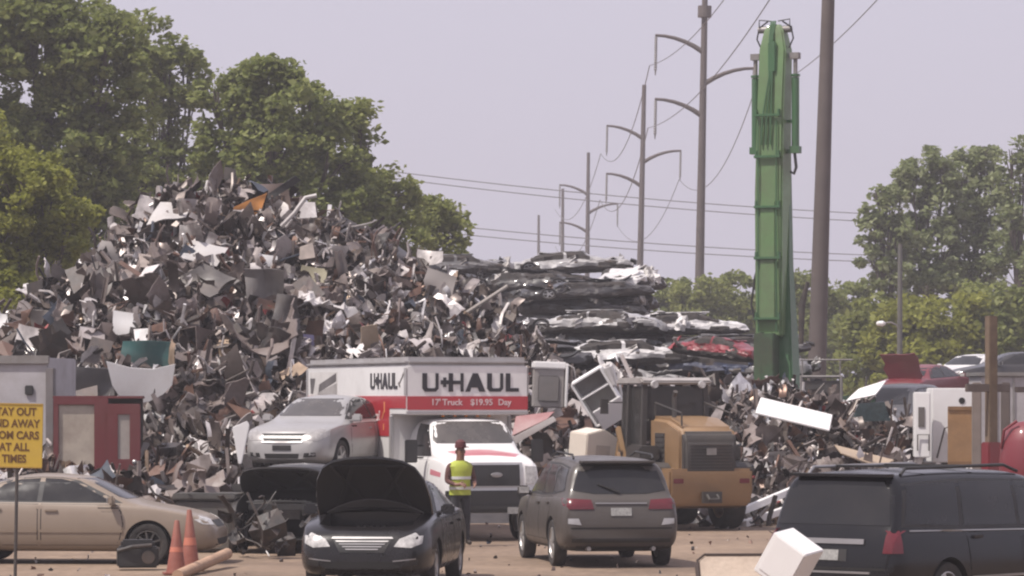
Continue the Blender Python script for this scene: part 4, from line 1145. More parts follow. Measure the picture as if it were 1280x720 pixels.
# ------------------------------------------------------------------ scrap heaps
class Mound:
    def __init__(s, prof, yf, yr, yb, pw=.8, plateau=None):
        s.f = pchip([(WX(p, yr), max(.0, HC + (YH - q) / FPX * yr)) for p, q in prof]); s.yf, s.yr, s.yb, s.pw = yf, yr, yb, pw
        s.x0, s.x1 = WX(prof[0][0], yr), WX(prof[-1][0], yr); s.pl = plateau
    def h(s, x, y):
        if y < s.yf or y > s.yb: return 0
        t = (y - s.yf) / (s.yr - s.yf)
        e = min(1, max(0, (x - s.x0 + 1.2) / 1.2)) * min(1, max(0, (s.x1 + 1.2 - x) / 1.2))
        z = s.f(x) * e
        if t <= 1: return z * t ** s.pw
        u = (y - s.yr) / (s.yb - s.yr)
        if s.pl: return z + (s.pl * e - z) * min(1, u * 6) if u < .85 else s.pl * e * (1 - (u - .85) / .15)
        return z * (1 - u ** 1.3)
MAIN = Mound([(-80, 410), (0, 392), (40, 375), (80, 352), (120, 308), (160, 290), (200, 252), (240, 230), (270, 228), (310, 236), (350, 240), (380, 258), (430, 272), (480, 288), (520, 312), (560, 340), (600, 375), (650, 410), (700, 450)], 77, 92, 104)
MID = Mound([(600, 440), (660, 452), (720, 472), (780, 482), (840, 488), (900, 492), (960, 500), (1000, 515)], 76, 87, 134, plateau=2.4)
RIGHT = Mound([(905, 540), (930, 505), (960, 495), (1000, 505), (1040, 515), (1080, 545), (1120, 590), (1160, 610)], 75.5, 83, 92)
LOW = Mound([(-80, 570), (60, 570), (160, 560), (240, 562), (300, 560), (360, 590), (400, 620)], 64.5, 71, 77, pw=.6)
REAR = Mound([(1040, 520), (1080, 512), (1150, 510), (1220, 500), (1300, 500)], 84, 91, 108, plateau=1.3)
MOUNDS = [MAIN, MID, RIGHT, LOW, REAR]
def hh(x, y):
    z = max(q.h(x, y) for q in MOUNDS)
    if z > .05:
        n_ = noise.noise(Vector((x * .55, y * .55, 3.1))) * .75 + noise.noise(Vector((x * 1.4, y * 1.4, 8.1))) * .45
        z = max(.0, z - .12 + n_ * min(1, z / 1.5))
    return z
def hit(px, py, y0=64.0, y1=128.0, st=.12):
    y = y0
    while y < y1:
        p = W(px, py, y)
        if p.z <= hh(p.x, y): return p
        y += st
    return None

# --- piece generators: numpy verts + faces
def solid(v, f, th):
    me = bmesh.new()
    vv = [me.verts.new(p) for p in v]
    for q in f: me.faces.new([vv[i] for i in q])
    bmesh.ops.recalc_face_normals(me, faces=me.faces)
    me.normal_update(); me.verts.index_update()
    n = len(vv)
    P = [tuple(x.co) for x in vv] + [tuple(x.co - x.normal * th) for x in vv]
    F = [tuple(y.index for y in x.verts) for x in me.faces]
    F += [tuple(i + n for i in q[::-1]) for q in F]
    for e in me.edges:
        if len(e.link_faces) == 1:
            a, b = e.verts[0].index, e.verts[1].index
            F.append((a, b, b + n, a + n))
    me.free()
    return P, F
def g_sheet(r, w, h, nx=4, ny=4, amp=.12, fold=.9):
    sx = r.uniform(0, 99)
    ax = r.uniform(0, math.pi); c, s = math.cos(ax), math.sin(ax); fo = r.uniform(-.2, .2) * w; fa = r.uniform(-fold, fold); fo2 = r.uniform(-.1, .35) * h; fb = r.uniform(-fold, fold)
    v = []
    for j in range(ny + 1):
        for i in range(nx + 1):
            x, y = (i / nx - .5) * w, (j / ny - .5) * h
            x += r.uniform(-.06, .06) * w; y += r.uniform(-.06, .06) * h
            pn = Vector((x * 2.0 / max(w, .3) + sx, y * 2.0 / max(h, .3), 0))
            z = (1.1 - 2.2 * abs(noise.noise(pn))) * amp + noise.noise(pn * 2.3) * amp * .5
            d = x * c + y * s - fo
            if d > 0: z += d * math.sin(fa); k = d * (1 - math.cos(fa)); x -= c * k; y -= s * k
            d = -x * s + y * c - fo2
            if d > 0: z += d * math.sin(fb); k = d * (1 - math.cos(fb)); x += s * k; y -= c * k
            v.append((x, y, z))
    f = [(j * (nx + 1) + i, j * (nx + 1) + i + 1, (j + 1) * (nx + 1) + i + 1, (j + 1) * (nx + 1) + i) for j in range(ny) for i in range(nx)]
    return v, f
def g_curl(r, w, h, nx=5, ny=3):
    """a torn strip of sheet rolled on itself and twisted"""
    sx = r.uniform(0, 99); tot = r.uniform(.8, 3.6); R_ = w / tot; tw = r.uniform(-.8, .8); tp = r.uniform(.3, 1)
    v = []
    for j in range(ny + 1):
        for i in range(nx + 1):
            t = i / nx; y = (j / ny - .5) * h * (1 + (tp - 1) * t); a = (t - .5) * tot
            q = R_ * (1 + .25 * noise.noise(Vector((t * 2 + sx, y / max(h, .1), 0))))
            x, z = q * math.sin(a), q * (1 - math.cos(a))
            b = tw * (t - .5); z += y * math.sin(b) + noise.noise(Vector((t * 4 + sx, y * 3 / max(h, .1), 5))) * .12 * h; y = y * math.cos(b)
            v.append((x + r.uniform(-.03, .03) * w, y + r.uniform(-.06, .06) * h, z))
    return v, [(j * (nx + 1) + i, j * (nx + 1) + i + 1, (j + 1) * (nx + 1) + i + 1, (j + 1) * (nx + 1) + i) for j in range(ny) for i in range(nx)]
def g_tube(r, ln, rad, n=6, bend=.3, k=4):
    m = MB(); p = []
    a = Vector((r.uniform(-1, 1), r.uniform(-1, 1), r.uniform(-1, 1))) * bend * ln
    for i in range(k + 1):
        t = i / k - .5; p.append(Vector((t * ln, 0, 0)) + a * (t * t * 2 - .2) + Vector((0, r.uniform(-1, 1), r.uniform(-1, 1))) * .03 * ln)
    m.tube(p, rad, n=n)
    return m.v, m.f
def g_channel(r, ln, w):
    m = MB(); p = Vector((-ln / 2, 0, 0)); q = Vector((ln / 2, r.uniform(-.1, .1) * ln, r.uniform(-.1, .1) * ln)); mid = p.lerp(q, r.uniform(.35, .65)) + Vector((0, r.uniform(-.12, .12), r.uniform(-.12, .12))) * ln
    for a, b in ((p, mid), (mid, q)):
        m.bar(a, b, w, w * .12); m.bar(a + Vector((0, w * .45, w * .25)), b + Vector((0, w * .45, w * .25)), w * .1, w * .5)
    return m.v, m.f
def g_shell(r, w, d, h):
    """an open crumpled cabinet: five sides with a lip"""
    v = [(x * w / 2, y * d / 2, z * h / 2) for z in (-1, 1) for x, y in ((-1, -1), (1, -1), (1, 1), (-1, 1))]
    v = [(x + r.uniform(-.14, .14) * w, y + r.uniform(-.14, .14) * d, z + r.uniform(-.12, .12) * h) for x, y, z in v]
    f = [(0, 3, 2, 1), (0, 1, 5, 4), (1, 2, 6, 5), (2, 3, 7, 6), (3, 0, 4, 7)]
    return solid(v, f, min(.03, w * .06))
def g_chunk(r, s):
    v = [(x * s * r.uniform(.3, .6), y * s * r.uniform(.2, .5), z * s * r.uniform(.15, .4)) for z in (-1, 1) for x, y in ((-1, -1), (1, -1), (1, 1), (-1, 1))]
    return v, [(3, 2, 1, 0), (4, 5, 6, 7), (0, 1, 5, 4), (1, 2, 6, 5), (2, 3, 7, 6), (3, 0, 4, 7)]
def g_strip(r, ln, w):
    R_ = r.uniform(.25, .6) * ln; an = ln / R_ * .6; n = 6; v = []
    for i in range(n + 1):
        a = (i / n - .5) * an
        for s in (-1, 1): v.append((R_ * math.sin(a), s * w / 2 * r.uniform(.7, 1.2), R_ * (1 - math.cos(a)) + s * .15 * w))
    return v, [(2 * i, 2 * i + 1, 2 * i + 3, 2 * i + 2) for i in range(n)]

PAL = [((.035, .027, .024), 18), ((.09, .07, .06), 24), ((.18, .146, .132), 26), ((.3, .262, .25), 15), ((.5, .465, .45), 13), ((.74, .72, .71), 8), ((.15, .085, .06), 11), ((.32, .23, .16), 4), ((.05, .06, .08), 3), ((.2, .03, .03), 1)]
def pal(r, pal_=PAL):
    t = r.uniform(0, sum(w for _, w in pal_))
    for c, w in pal_:
        t -= w
        if t <= 0: break
    k = r.uniform(.8, 1.2)
    return tuple(min(.85, q * k) for q in c)

class Stuff:
    def __init__(s): s.v = []; s.f = []; s.c = []
    def add(s, v, f, M, col):
        o = len(s.v); s.v += [tuple(M @ Vector(p)) for p in v]
        for q in f: s.f.append(tuple(i + o for i in q)); s.c.append(col)
    def build(s, name, m):
        me = bpy.data.meshes.new(name); me.from_pydata(s.v, [], s.f)
        at = me.attributes.new("piece_colour", 'FLOAT_COLOR', 'FACE')
        at.data.foreach_set("color", np.array([(*c, 1) for c in s.c], np.float32).ravel())
        me.materials.append(m); me.update()
        me.shade_smooth(); me.set_sharp_from_angle(angle=.75)
        return link_mesh(name, me)
def stuff_mat():
    m, nt, b = new_mat("mixed_scrap")
    L = nt.links.new
    at = N(nt, "ShaderNodeAttribute"); at.attribute_name = "piece_colour"
    tc = N(nt, "ShaderNodeTexCoord"); n1 = N(nt, "ShaderNodeTexNoise"); n1.inputs["Scale"].default_value = 5; n1.inputs["Detail"].default_value = 8
    L(tc.outputs["Object"], n1.inputs["Vector"])
    mr = N(nt, "ShaderNodeMapRange"); mr.inputs[1].default_value = .3; mr.inputs[2].default_value = .7; mr.inputs[3].default_value = .65; mr.inputs[4].default_value = 1.2
    L(n1.outputs["Fac"], mr.inputs[0])
    mx = N(nt, "ShaderNodeMix", data_type='RGBA', blend_type='MULTIPLY'); mx.inputs[0].default_value = 1
    L(at.outputs["Color"], mx.inputs[6]); L(mr.outputs[0], mx.inputs[7]); L(mx.outputs[2], b.inputs["Base Color"])
    b.inputs["Roughness"].default_value = .4; b.inputs["Metallic"].default_value = .3
    return m
STUFFM = stuff_mat()
rs = random.Random(23)
def rot_rand(r, flat=False):
    if flat: return Euler((r.gauss(0, .5) + .5, r.gauss(0, .5), r.uniform(0, 6.28))).to_matrix().to_4x4()
    return Euler((r.uniform(0, 6.28), r.uniform(0, 6.28), r.uniform(0, 6.28))).to_matrix().to_4x4()
# heap bodies
ST_ = Stuff()
x0, x1, y0, y1, st = -15.0, 14.5, 64.0, 134.0, .4
nx, ny = int((x1 - x0) / st), int((y1 - y0) / st)
gv = []; keep = {}
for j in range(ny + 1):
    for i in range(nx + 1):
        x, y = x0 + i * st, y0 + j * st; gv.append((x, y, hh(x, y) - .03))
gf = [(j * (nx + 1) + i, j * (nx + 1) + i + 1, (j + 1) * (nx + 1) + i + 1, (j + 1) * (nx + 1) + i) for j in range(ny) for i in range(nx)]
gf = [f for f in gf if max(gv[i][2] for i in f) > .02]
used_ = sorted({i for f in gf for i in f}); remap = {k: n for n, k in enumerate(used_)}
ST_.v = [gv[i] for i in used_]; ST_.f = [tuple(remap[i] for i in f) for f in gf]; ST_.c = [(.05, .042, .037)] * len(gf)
# small mixed scrap over the heaps, even over the picture
POL = [(-30, 1130, 205, 660)]
cnt = 0
REG = [(-20, 690, 205, 600, 7000), (600, 1000, 440, 600, 2200), (880, 1140, 485, 660, 2600), (-20, 420, 545, 690, 1800), (1040, 1290, 495, 600, 500)]
for (a0, a1, b0, b1, num) in REG:
    for _ in range(num):
        px, py = rs.uniform(a0, a1), rs.uniform(b0, b1)
        p = hit(px, py, st=.25)
        if p is None: continue
        k = rs.random(); s = min(.75, .28 * math.exp(rs.gauss(0, .45)))
        if a0 > 860 or px > 400: s *= .8
        if k < .3: v, f = g_curl(rs, s * rs.uniform(1.4, 2.6), s * rs.uniform(.4, 1))
        elif k < .46: v, f = g_sheet(rs, s * 1.5, s * rs.uniform(.4, 1), 4, 4, .4 * s + .06, 1.8)
        elif k < .68: v, f = g_tube(rs, s * rs.uniform(1.2, 2.4), rs.uniform(.014, .045), 5, rs.uniform(.2, .9), 5)
        elif k < .84: v, f = g_strip(rs, s * 1.8, s * .3)
        elif k < .93: v, f = g_channel(rs, s * 2.0, rs.uniform(.05, .1))
        else: v, f = g_chunk(rs, s * .9)
        p = p + Vector((0, -rs.uniform(.02, .25), rs.uniform(-.05, .15)))
        ST_.add(v, f, Matrix.Translation(p) @ rot_rand(rs), pal(rs)); cnt += 1
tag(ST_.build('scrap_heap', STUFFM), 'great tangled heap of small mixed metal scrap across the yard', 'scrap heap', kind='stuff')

# individual larger pieces
def var_meshes(kind, n):
    out = []
    for i in range(n):
        r = random.Random(hash((kind, i)) % 9999 if False else sum(map(ord, kind)) * 7 + i)
        if kind == 'sheet': v, f = solid(*(g_sheet(r, 1, r.uniform(.45, .9), 10, 10, r.uniform(.2, .4), 1.7) if i % 2 else g_curl(r, 1.4, r.uniform(.6, 1.0), 12, 9)), .018)
        elif kind == 'bar': v, f = g_channel(r, 1.6, .1)
        elif kind == 'pipe': v, f = g_tube(r, 1.6, r.uniform(.02, .045), 8, r.uniform(.1, .7), 8)
        elif kind == 'shell': v, f = g_shell(r, 1, .8, .75)
        elif kind == 'strip': v, f = solid(*g_curl(r, 1.5, r.uniform(.25, .6), 12, 4), .015)
        me = bpy.data.meshes.new('scrap_' + kind); me.from_pydata([tuple(p) for p in v], [], f); me.materials.append(SCRAPOBJ)
        bm = bmesh.new(); bm.from_mesh(me); bmesh.ops.recalc_face_normals(bm, faces=bm.faces); bm.to_mesh(me); bm.free()
        if kind in ('sheet', 'pipe', 'strip'): me.shade_smooth(); me.set_sharp_from_angle(angle=.4)
        out.append(me)
    return out
VM = {k: var_meshes(k, 8) for k in ('sheet', 'bar', 'pipe', 'shell', 'strip')}
TONES = {'black': (.03, .027, .026), 'dark grey': (.07, .058, .053), 'grey': (.19, .155, .143), 'light grey': (.42, .38, .37), 'white': (.64, .61, .6), 'rust brown': (.11, .058, .042), 'tan': (.36, .28, .2)}
WT = [('black', 18), ('dark grey', 24), ('grey', 23), ('light grey', 15), ('white', 9), ('rust brown', 10), ('tan', 1)]
NOUN = {'sheet': ('scrap_sheet', 'crumpled {} sheet of scrap metal lying {}', 'scrap sheet'), 'bar': ('metal_channel', 'bent {} metal channel sticking out {}', 'metal channel'),
        'pipe': ('scrap_pipe', 'bent {} length of pipe lying {}', 'scrap pipe'), 'shell': ('appliance_shell', 'crushed open {} appliance cabinet lying {}', 'appliance shell'),
        'strip': ('scrap_strip', 'curved {} strip of bodywork lying {}', 'scrap strip')}
def piece(kind, p, size, tone, where, rot=None, label=None, group=None, i=None, sc=None):
    me = VM[kind][rs.randrange(8) if i is None else i]
    nm, lb, ct = NOUN[kind]
    o = link_mesh(nm, me)
    M = Matrix.Translation(p) @ (rot_rand(rs, kind == 'sheet') if rot is None else Euler(rot).to_matrix().to_4x4())
    o.matrix_world = M @ Matrix.Diagonal((*(sc or (size, size, size)), 1))
    c = TONES[tone] if isinstance(tone, str) else tone
    k = rs.uniform(.85, 1.15) if isinstance(tone, str) else 1
    o.color = (c[0] * k, c[1] * k, c[2] * k, 1)
    tag(o, label or lb.format(tone, where), ct, group or ct + 's ' + where)
    return o
KEEP = [(312, 264, 45, 32), (345, 245, 40, 30), (214, 262, 38, 28), (255, 318, 42, 26), (135, 322, 30, 30), (161, 407, 26, 28), (262, 355, 50, 32), (335, 375, 32, 50), (390, 348, 30, 28), (341, 338, 16, 28), (188, 442, 44, 26), (184, 476, 55, 40), (380, 436, 28, 30), (48, 405, 36, 30), (2, 410, 26, 32), (462, 428, 22, 26), (548, 352, 28, 24), (597, 384, 40, 30)]
def tone_pick(r):
    t = r.uniform(0, 100)
    for n, w in WT:
        t -= w
        if t <= 0: return n
    return 'grey'
LOTS = [(0, 410, 215, 560, 'on the left part of the big heap', {'sheet': 90, 'bar': 40, 'pipe': 80, 'shell': 40, 'strip': 60}, (.4, 1.1)),
        (410, 680, 270, 560, 'on the right part of the big heap', {'sheet': 60, 'bar': 40, 'pipe': 90, 'shell': 12, 'strip': 80}, (.3, .85)),
        (650, 960, 445, 590, 'on the middle heap behind the truck', {'sheet': 34, 'bar': 20, 'pipe': 14, 'shell': 14, 'strip': 12}, (.4, 1.0)),
        (910, 1115, 495, 650, 'on the right heap behind the minivan', {'sheet': 26, 'bar': 30, 'pipe': 40, 'shell': 8, 'strip': 26}, (.35, .8)),
        (-10, 330, 560, 660, 'in the low heap behind the beige sedan', {'sheet': 26, 'bar': 22, 'pipe': 20, 'shell': 10, 'strip': 14}, (.35, .8))]
for (a0, a1, b0, b1, where, kinds, (s0, s1)) in LOTS:
    for kind, num in kinds.items():
        k = 0; tries = 0
        while k < num and tries < 900:
            tries += 1
            p = hit(rs.uniform(a0, a1), rs.uniform(b0, b1), st=.25)
            if p is None or p.z < .1: continue
            q_ = ((p.x / p.y) * FPX + 640, YH - (p.z - HC) / p.y * FPX)
            if any(abs(q_[0] - u) < w_ and abs(q_[1] - v_) < h_ for u, v_, w_, h_ in KEEP): continue
            k += 1
            sz = rs.uniform(s0, s1) * (1.0 if kind != 'shell' else .75)
            if kind == 'sheet' and 'left part' in where and k % 4 == 0: sz *= 1.5
            piece(kind, p + Vector((0, -.12, .05)), sz, tone_pick(rs), where)
# ------------------------------------------------------------------ named single pieces of scrap
def up(label, name, cat, px, py, mk, m, rot=(0, 0, 0), dy=-.25, y=None, parts=()):
    """one distinctive piece lying on the heap where the picture shows it"""
    p = W(px, py, y) if y else hit(px, py, st=.1)
    if p is None: p = W(px, py, 84)
    o = link_mesh(name, mk(m)); o.location = p + Vector((0, dy, 0)); o.rotation_euler = rot
    tag(o, label, cat)
    return o
def mk_solid(v, f, th, smooth=True):
    def g(m):
        vv, ff = solid(v, f, th)
        me = bpy.data.meshes.new('piece'); me.from_pydata(vv, [], ff); me.materials.append(m)
        if smooth: me.shade_smooth(); me.set_sharp_from_angle(angle=.6)
        return me
    return g
def sheet(seed, w, h, amp=.1, fold=.9, th=.025, n=6): return mk_solid(*g_sheet(random.Random(seed), w, h, n, n, amp, fold), th)
def quadsheet(pts, seed=1, n=6, amp=.05, th=.025):
    """a bent sheet spanning four corner points (x,z) with dents"""
    r = random.Random(seed); v = []
    a, b, c, d = [Vector((p[0], p[2] if len(p) > 2 else 0, p[1])) for p in pts]
    for j in range(n + 1):
        for i in range(n + 1):
            s, t = i / n, j / n
            q = a.lerp(b, s).lerp(d.lerp(c, s), t)
            q += Vector((noise.noise(q * 1.8 + Vector((seed, 0, 0))) * amp * .4, noise.noise(q * 1.5 + Vector((0, seed, 0))) * amp * 3, noise.noise(q * 1.8 + Vector((0, 0, seed))) * amp * .5)); v.append(q)
    f = [(j * (n + 1) + i, j * (n + 1) + i + 1, (j + 1) * (n + 1) + i + 1, (j + 1) * (n + 1) + i) for j in range(n) for i in range(n)]
    return mk_solid(v, f, th)
def solid_mb(fn, bevel=.015):
    def g(m):
        mb = MB(); fn(mb); return mb.mesh('piece', m, bevel=bevel)
    return g
def pm(n, c, **k): return mat(n, c, **{**dict(rough=.5, var=.15, scale=2.5, dirt=.45, dirtcol=(.15, .11, .09)), **k})
ORANGE = pm("orange_sheet", (.55, .23, .05)); TEAL = pm("teal_sheet", (.03, .11, .105)); VIOLET = pm("violet_sheet", (.13, .12, .24))
CONEGREY = pm("dull_grey_sheet", (.12, .11, .105)); PALE = pm("pale_grey_sheet", (.5, .48, .47)); OLIVE = pm("olive_tan_sheet", (.33, .3, .2)); TAN = pm("tan_sheet", (.4, .31, .22))
up('torn bright orange sheet near the top of the big heap', 'orange_sheet', 'scrap sheet', 312, 264, quadsheet([(-.42, -.22), (.3, -.2), (.5, .42), (-.3, .05)], 3, amp=.12), ORANGE, dy=-1.1)
up('long black curved strip rising beside the orange sheet', 'rubber_strip', 'scrap strip', 352, 238, quadsheet([(-.6, -.32), (-.42, -.42), (.55, .2), (.4, .3)], 4, amp=.08), PLASTIC, dy=-.9)
up('big brownish grey sheet standing up right behind the orange sheet', 'brown_sheet', 'scrap sheet', 335, 248, quadsheet([(-.5, -.5), (.6, -.45), (.5, .4), (-.3, .35)], 5, amp=.06), pm("brown_grey_sheet", (.2, .15, .13)), dy=.1)
up('dark standing plate with a pale lip on the crest of the heap', 'dark_plate', 'scrap plate', 290, 234, quadsheet([(-.32, -.5), (.3, -.45), (.12, .45), (-.18, .5)], 6, amp=.1), DSTEEL, dy=-.1)
up('crumpled pale bundle of sheet high on the left shoulder of the heap', 'pale_bundle', 'scrap bundle', 214, 266, quadsheet([(-.55, -.3, -.2), (.45, -.15, -.3), (.55, .3, .4), (-.3, .25, .4)], 7, amp=.16, n=9), PALE, dy=-.4)
up('large pale rectangular sheet below the bundle on the big heap', 'pale_sheet', 'scrap sheet', 255, 318, quadsheet([(-.5, -.12, -.4), (.35, -.3, -.4), (.6, .15, .3), (-.25, .32, .3)], 8, amp=.07), PALE, dy=-.5)
up('grey three cornered hopper piece on the left slope of the heap', 'hopper_piece', 'scrap hopper', 135, 322, quadsheet([(-.42, -.32), (.42, -.2), (.12, .38), (-.12, .4)], 9, amp=.05), pm("hopper_grey", (.45, .42, .4)), dy=-.4)
up('square white panel low on the left slope of the heap', 'white_sheet', 'scrap panel', 161, 407, quadsheet([(-.33, -.32), (.33, -.34), (.32, .26), (-.3, .34)], 10, amp=.05), WHITE, dy=-.6)
up('wide dull grey cone shaped sheet in the middle of the heap', 'cone_sheet', 'scrap sheet', 262, 350, quadsheet([(-.75, .0, .2), (.1, -.42, -.3), (.75, -.05, .1), (-.1, .38, .3)], 11, amp=.12), CONEGREY, dy=-.5)
up('tall dark grey folded sheet hanging down the middle of the heap', 'folded_sheet', 'scrap sheet', 330, 372, quadsheet([(-.3, -.8), (.4, -.75), (.5, .6), (-.45, .7)], 12, amp=.16), CONEGREY, dy=-.5)
up('second dark grey folded sheet leaning lower in the heap', 'folded_sheet', 'scrap sheet', 358, 402, quadsheet([(-.4, -.6), (.35, -.5), (.3, .6), (-.2, .65)], 13, amp=.14), pm("deep_grey_sheet", (.085, .078, .075)), dy=-.5)
up('olive tan dented panel right of the middle of the heap', 'tan_sheet', 'scrap panel', 390, 348, quadsheet([(-.35, -.28), (.3, -.3), (.4, .22), (-.2, .32)], 14, amp=.06), OLIVE, dy=-.5)
up('white upright panel between the orange and the olive sheets', 'white_sheet', 'scrap panel', 341, 338, quadsheet([(-.12, -.36), (.22, -.3), (.14, .32), (-.26, .36)], 15, amp=.05), WHITE, dy=-.55)
up('bent white tube at the right shoulder of the heap', 'white_tube', 'scrap tube', 375, 262, lambda m: (lambda q: (q.tube([(-.4, 0, -.4), (-.1, -.05, -.1), (.15, 0, .25), (.4, 0, .3)], .05), q.mesh('tube', m, smooth=True))[1])(MB()), PALE, dy=-.4)
up('dark teal sheet low on the left part of the heap', 'teal_sheet', 'scrap sheet', 188, 442, quadsheet([(-.65, -.3), (.5, -.34), (.6, .26), (-.55, .3)], 16, amp=.07), TEAL, dy=-.7)
up('crumpled white tub panel with upturned corners below the teal sheet', 'white_tub', 'scrap panel', 184, 476, lambda m: mk_solid([(-.72, -.1, .42), (-.2, -.05, .28), (.3, -.05, .25), (.78, -.1, .36), (-.6, 0, -.1), (-.15, .05, -.25), (.3, .05, -.2), (.7, 0, -.1), (-.4, .1, -.42), (-.1, .1, -.5), (.2, .1, -.45), (.5, .05, -.3)],
   [(0, 1, 5, 4), (1, 2, 6, 5), (2, 3, 7, 6), (4, 5, 9, 8), (5, 6, 10, 9), (6, 7, 11, 10)], .03)(m), WHITE, dy=-1.6)
up('dark slate sheet left of the white tub', 'slate_sheet', 'scrap sheet', 122, 478, quadsheet([(-.55, -.35), (.5, -.3), (.45, .3), (-.35, .35)], 18, amp=.06), pm("slate", (.09, .088, .09)), dy=-1.2)
up('violet blue bent sheet just left of the truck roof', 'violet_sheet', 'scrap sheet', 380, 436, quadsheet([(-.38, -.4), (.32, -.4), (.26, .3), (-.24, .36)], 19, amp=.05), VIOLET, dy=-.6)
up('dull grey hood sheet at the far left foot of the heap', 'hood_sheet', 'scrap sheet', 48, 405, quadsheet([(-.6, -.3), (.35, -.32), (.4, .32), (-.15, .3)], 20, amp=.1), pm("hood_grey", (.42, .38, .34)), dy=-.6)
up('white rounded panel cut by the left picture edge', 'white_sheet', 'scrap panel', 2, 410, quadsheet([(-.3, -.35), (.25, -.3), (.2, .35), (-.3, .4)], 21, amp=.1), WHITE, dy=-.6)
up('pale tan torn casing above the truck roof', 'tan_casing', 'scrap casing', 462, 428, quadsheet([(-.25, -.4), (.28, -.42), (.2, .4), (-.16, .3)], 22, amp=.12), TAN, dy=-.6)
up('grey flat panel on the right slope of the heap', 'grey_sheet', 'scrap panel', 548, 352, quadsheet([(-.4, -.2), (.35, -.35), (.45, .1), (-.25, .35)], 24, amp=.06), pm("mid_panel", (.33, .3, .28)), dy=-.5)
o = up('long straight pole slanting across the right slope of the heap', 'slanting_pole', 'pole', 597, 384, lambda m: (lambda q: (q.tube([(-.72, -.2, -.46), (.74, .1, .5)], .045, n=8), q.mesh('pole', m, smooth=True))[1])(MB()), pm("pole_pale", (.34, .31, .28)), dy=-.9)

# ------------------------------------------------------------------ crushed cars
WR0 = dict(top=[(-2.2, .3), (-2.1, .5), (-1.6, .57), (-1.1, .78), (-.4, .84), (.3, .82), (.8, .7), (1.2, .55), (1.9, .47), (2.2, .3)],
           belt=[(-2.2, .28), (-2.1, .45), (-1, .5), (1, .48), (2.0, .42), (2.2, .26)],
           hw=[(-2.2, .7), (-2, .84), (-1, .9), (1, .9), (1.9, .84), (2.2, .66)], bot=[(-2.2, .12), (-1.8, .03), (1.8, .03), (2.2, .1)],
           wrf=[(-2.2, .88), (-1, .86), (.5, .86), (2.2, .88)])
WGAPSHADE = mat('wreck_gap_shade', (.03, .026, .025), rough=.8, var=.5, scale=9, dirt=.5, dirtcol=(.07, .05, .04))  # dark tone painting shade of window gaps; arches and lower body share it
def wreck_meshes(i):
    r = random.Random(90 + i)
    sp = {k: [(a, b * (r.uniform(.9, 1.12) if k == 'top' else 1)) for a, b in v] for k, v in WR0.items()}
    sp['crown'] = .05
    vs, fs, M = loft(sp, 54, 1)
    k0 = M // 2
    out = []
    for (x, y, z) in vs:
        q = Vector((x * 1.1, y * 1.1, z * 1.8)) + Vector((i * 7.7, 0, 0))
        d = noise.noise_vector(q * .9) * .06 + noise.noise_vector(q * 2.7) * .06 + noise.noise_vector(q * 7) * .045
        out.append((x + d.x, y + d.y, max(.0, z + d.z * (.9 if z > .2 else .3))))
    mi = []
    # closed side quads between belt and roof edge coloured dark for shaded window gaps
    n = 54
    for c, f in enumerate(fs):
        if len(f) > 4: mi.append(0); continue
        ring, j = divmod(c, M)
        x = vs[f[0]][0]
        jj = min(j, M - 1 - j)
        zr = jj / (M / 2)
        mi.append(1 if (-1.3 < x < .95 and .655 < zr < .79 and abs(x + .15) > .07 and abs(x - .8) > .08) or (zr < .34) or min(abs(x - 1.3), abs(x + 1.3)) < .3 and zr < .46 else (2 if noise.noise(Vector((x * 2, jj * .4, i + 3.3))) > .42 else 0))
    me = bpy.data.meshes.new('body'); me.from_pydata(out, [], fs)
    for m_ in (WRECK, WGAPSHADE, DSTEEL): me.materials.append(m_)
    me.polygons.foreach_set("material_index", mi)
    bm = bmesh.new(); bm.from_mesh(me); bmesh.ops.recalc_face_normals(bm, faces=bm.faces); bm.to_mesh(me); bm.free()
    me.shade_smooth(); me.set_sharp_from_angle(angle=.3)
    # roof skin, bent
    v, f = g_sheet(r, 1.5, 1.25, 12, 10, .05, .15)
    vv, ff = solid(v, f, .03)
    rf = bpy.data.meshes.new('roof'); rf.from_pydata(vv, [], ff); rf.materials.append(WRECK); rf.shade_smooth(); rf.set_sharp_from_angle(angle=.6)
    v, f = g_sheet(r, .95, 1.2, 10, 10, .08, .5)
    vv, ff = solid(v, f, .03)
    hd_ = bpy.data.meshes.new('hood'); hd_.from_pydata(vv, [], ff); hd_.materials.append(WRECK); hd_.shade_smooth(); hd_.set_sharp_from_angle(angle=.6)
    b = MB(); v, f = g_strip(r, 1.7, .2); vv, ff = solid(v, f, .05); b.add(vv, ff); bp_ = b.mesh('bumper', PLASTIC, smooth=True)
    tp = []
    for q in range(5):
        v, f = g_sheet(r, r.uniform(.35, .9), r.uniform(.15, .4), 5, 4, .2, 1.4); vv, ff = solid(v, f, .015)
        t_ = bpy.data.meshes.new('torn_sheet'); t_.from_pydata(vv, [], ff); t_.materials.append(SCRAPOBJ)
        tp.append((t_, Vector((r.uniform(-2, 2), r.choice((-1, 1)) * r.uniform(.75, 1.0), r.uniform(.08, .6))), Euler((r.uniform(0, 6), r.uniform(0, 6), r.uniform(0, 6)))))
    return me, rf, hd_, bp_, tp
WM = [wreck_meshes(i) for i in range(7)]
WCOL = {'black': (.02, .02, .022), 'charcoal': (.05, .048, .05), 'silver': (.42, .41, .41), 'white': (.72, .7, .69), 'dark blue': (.035, .05, .1), 'maroon': (.13, .02, .028), 'grey': (.16, .155, .155), 'bright red': (.24, .014, .026), 'beige': (.36, .3, .24)}
WP = [('black', 20), ('charcoal', 20), ('dark blue', 16), ('grey', 16), ('silver', 12), ('white', 6), ('maroon', 12)]
rw = random.Random(5)
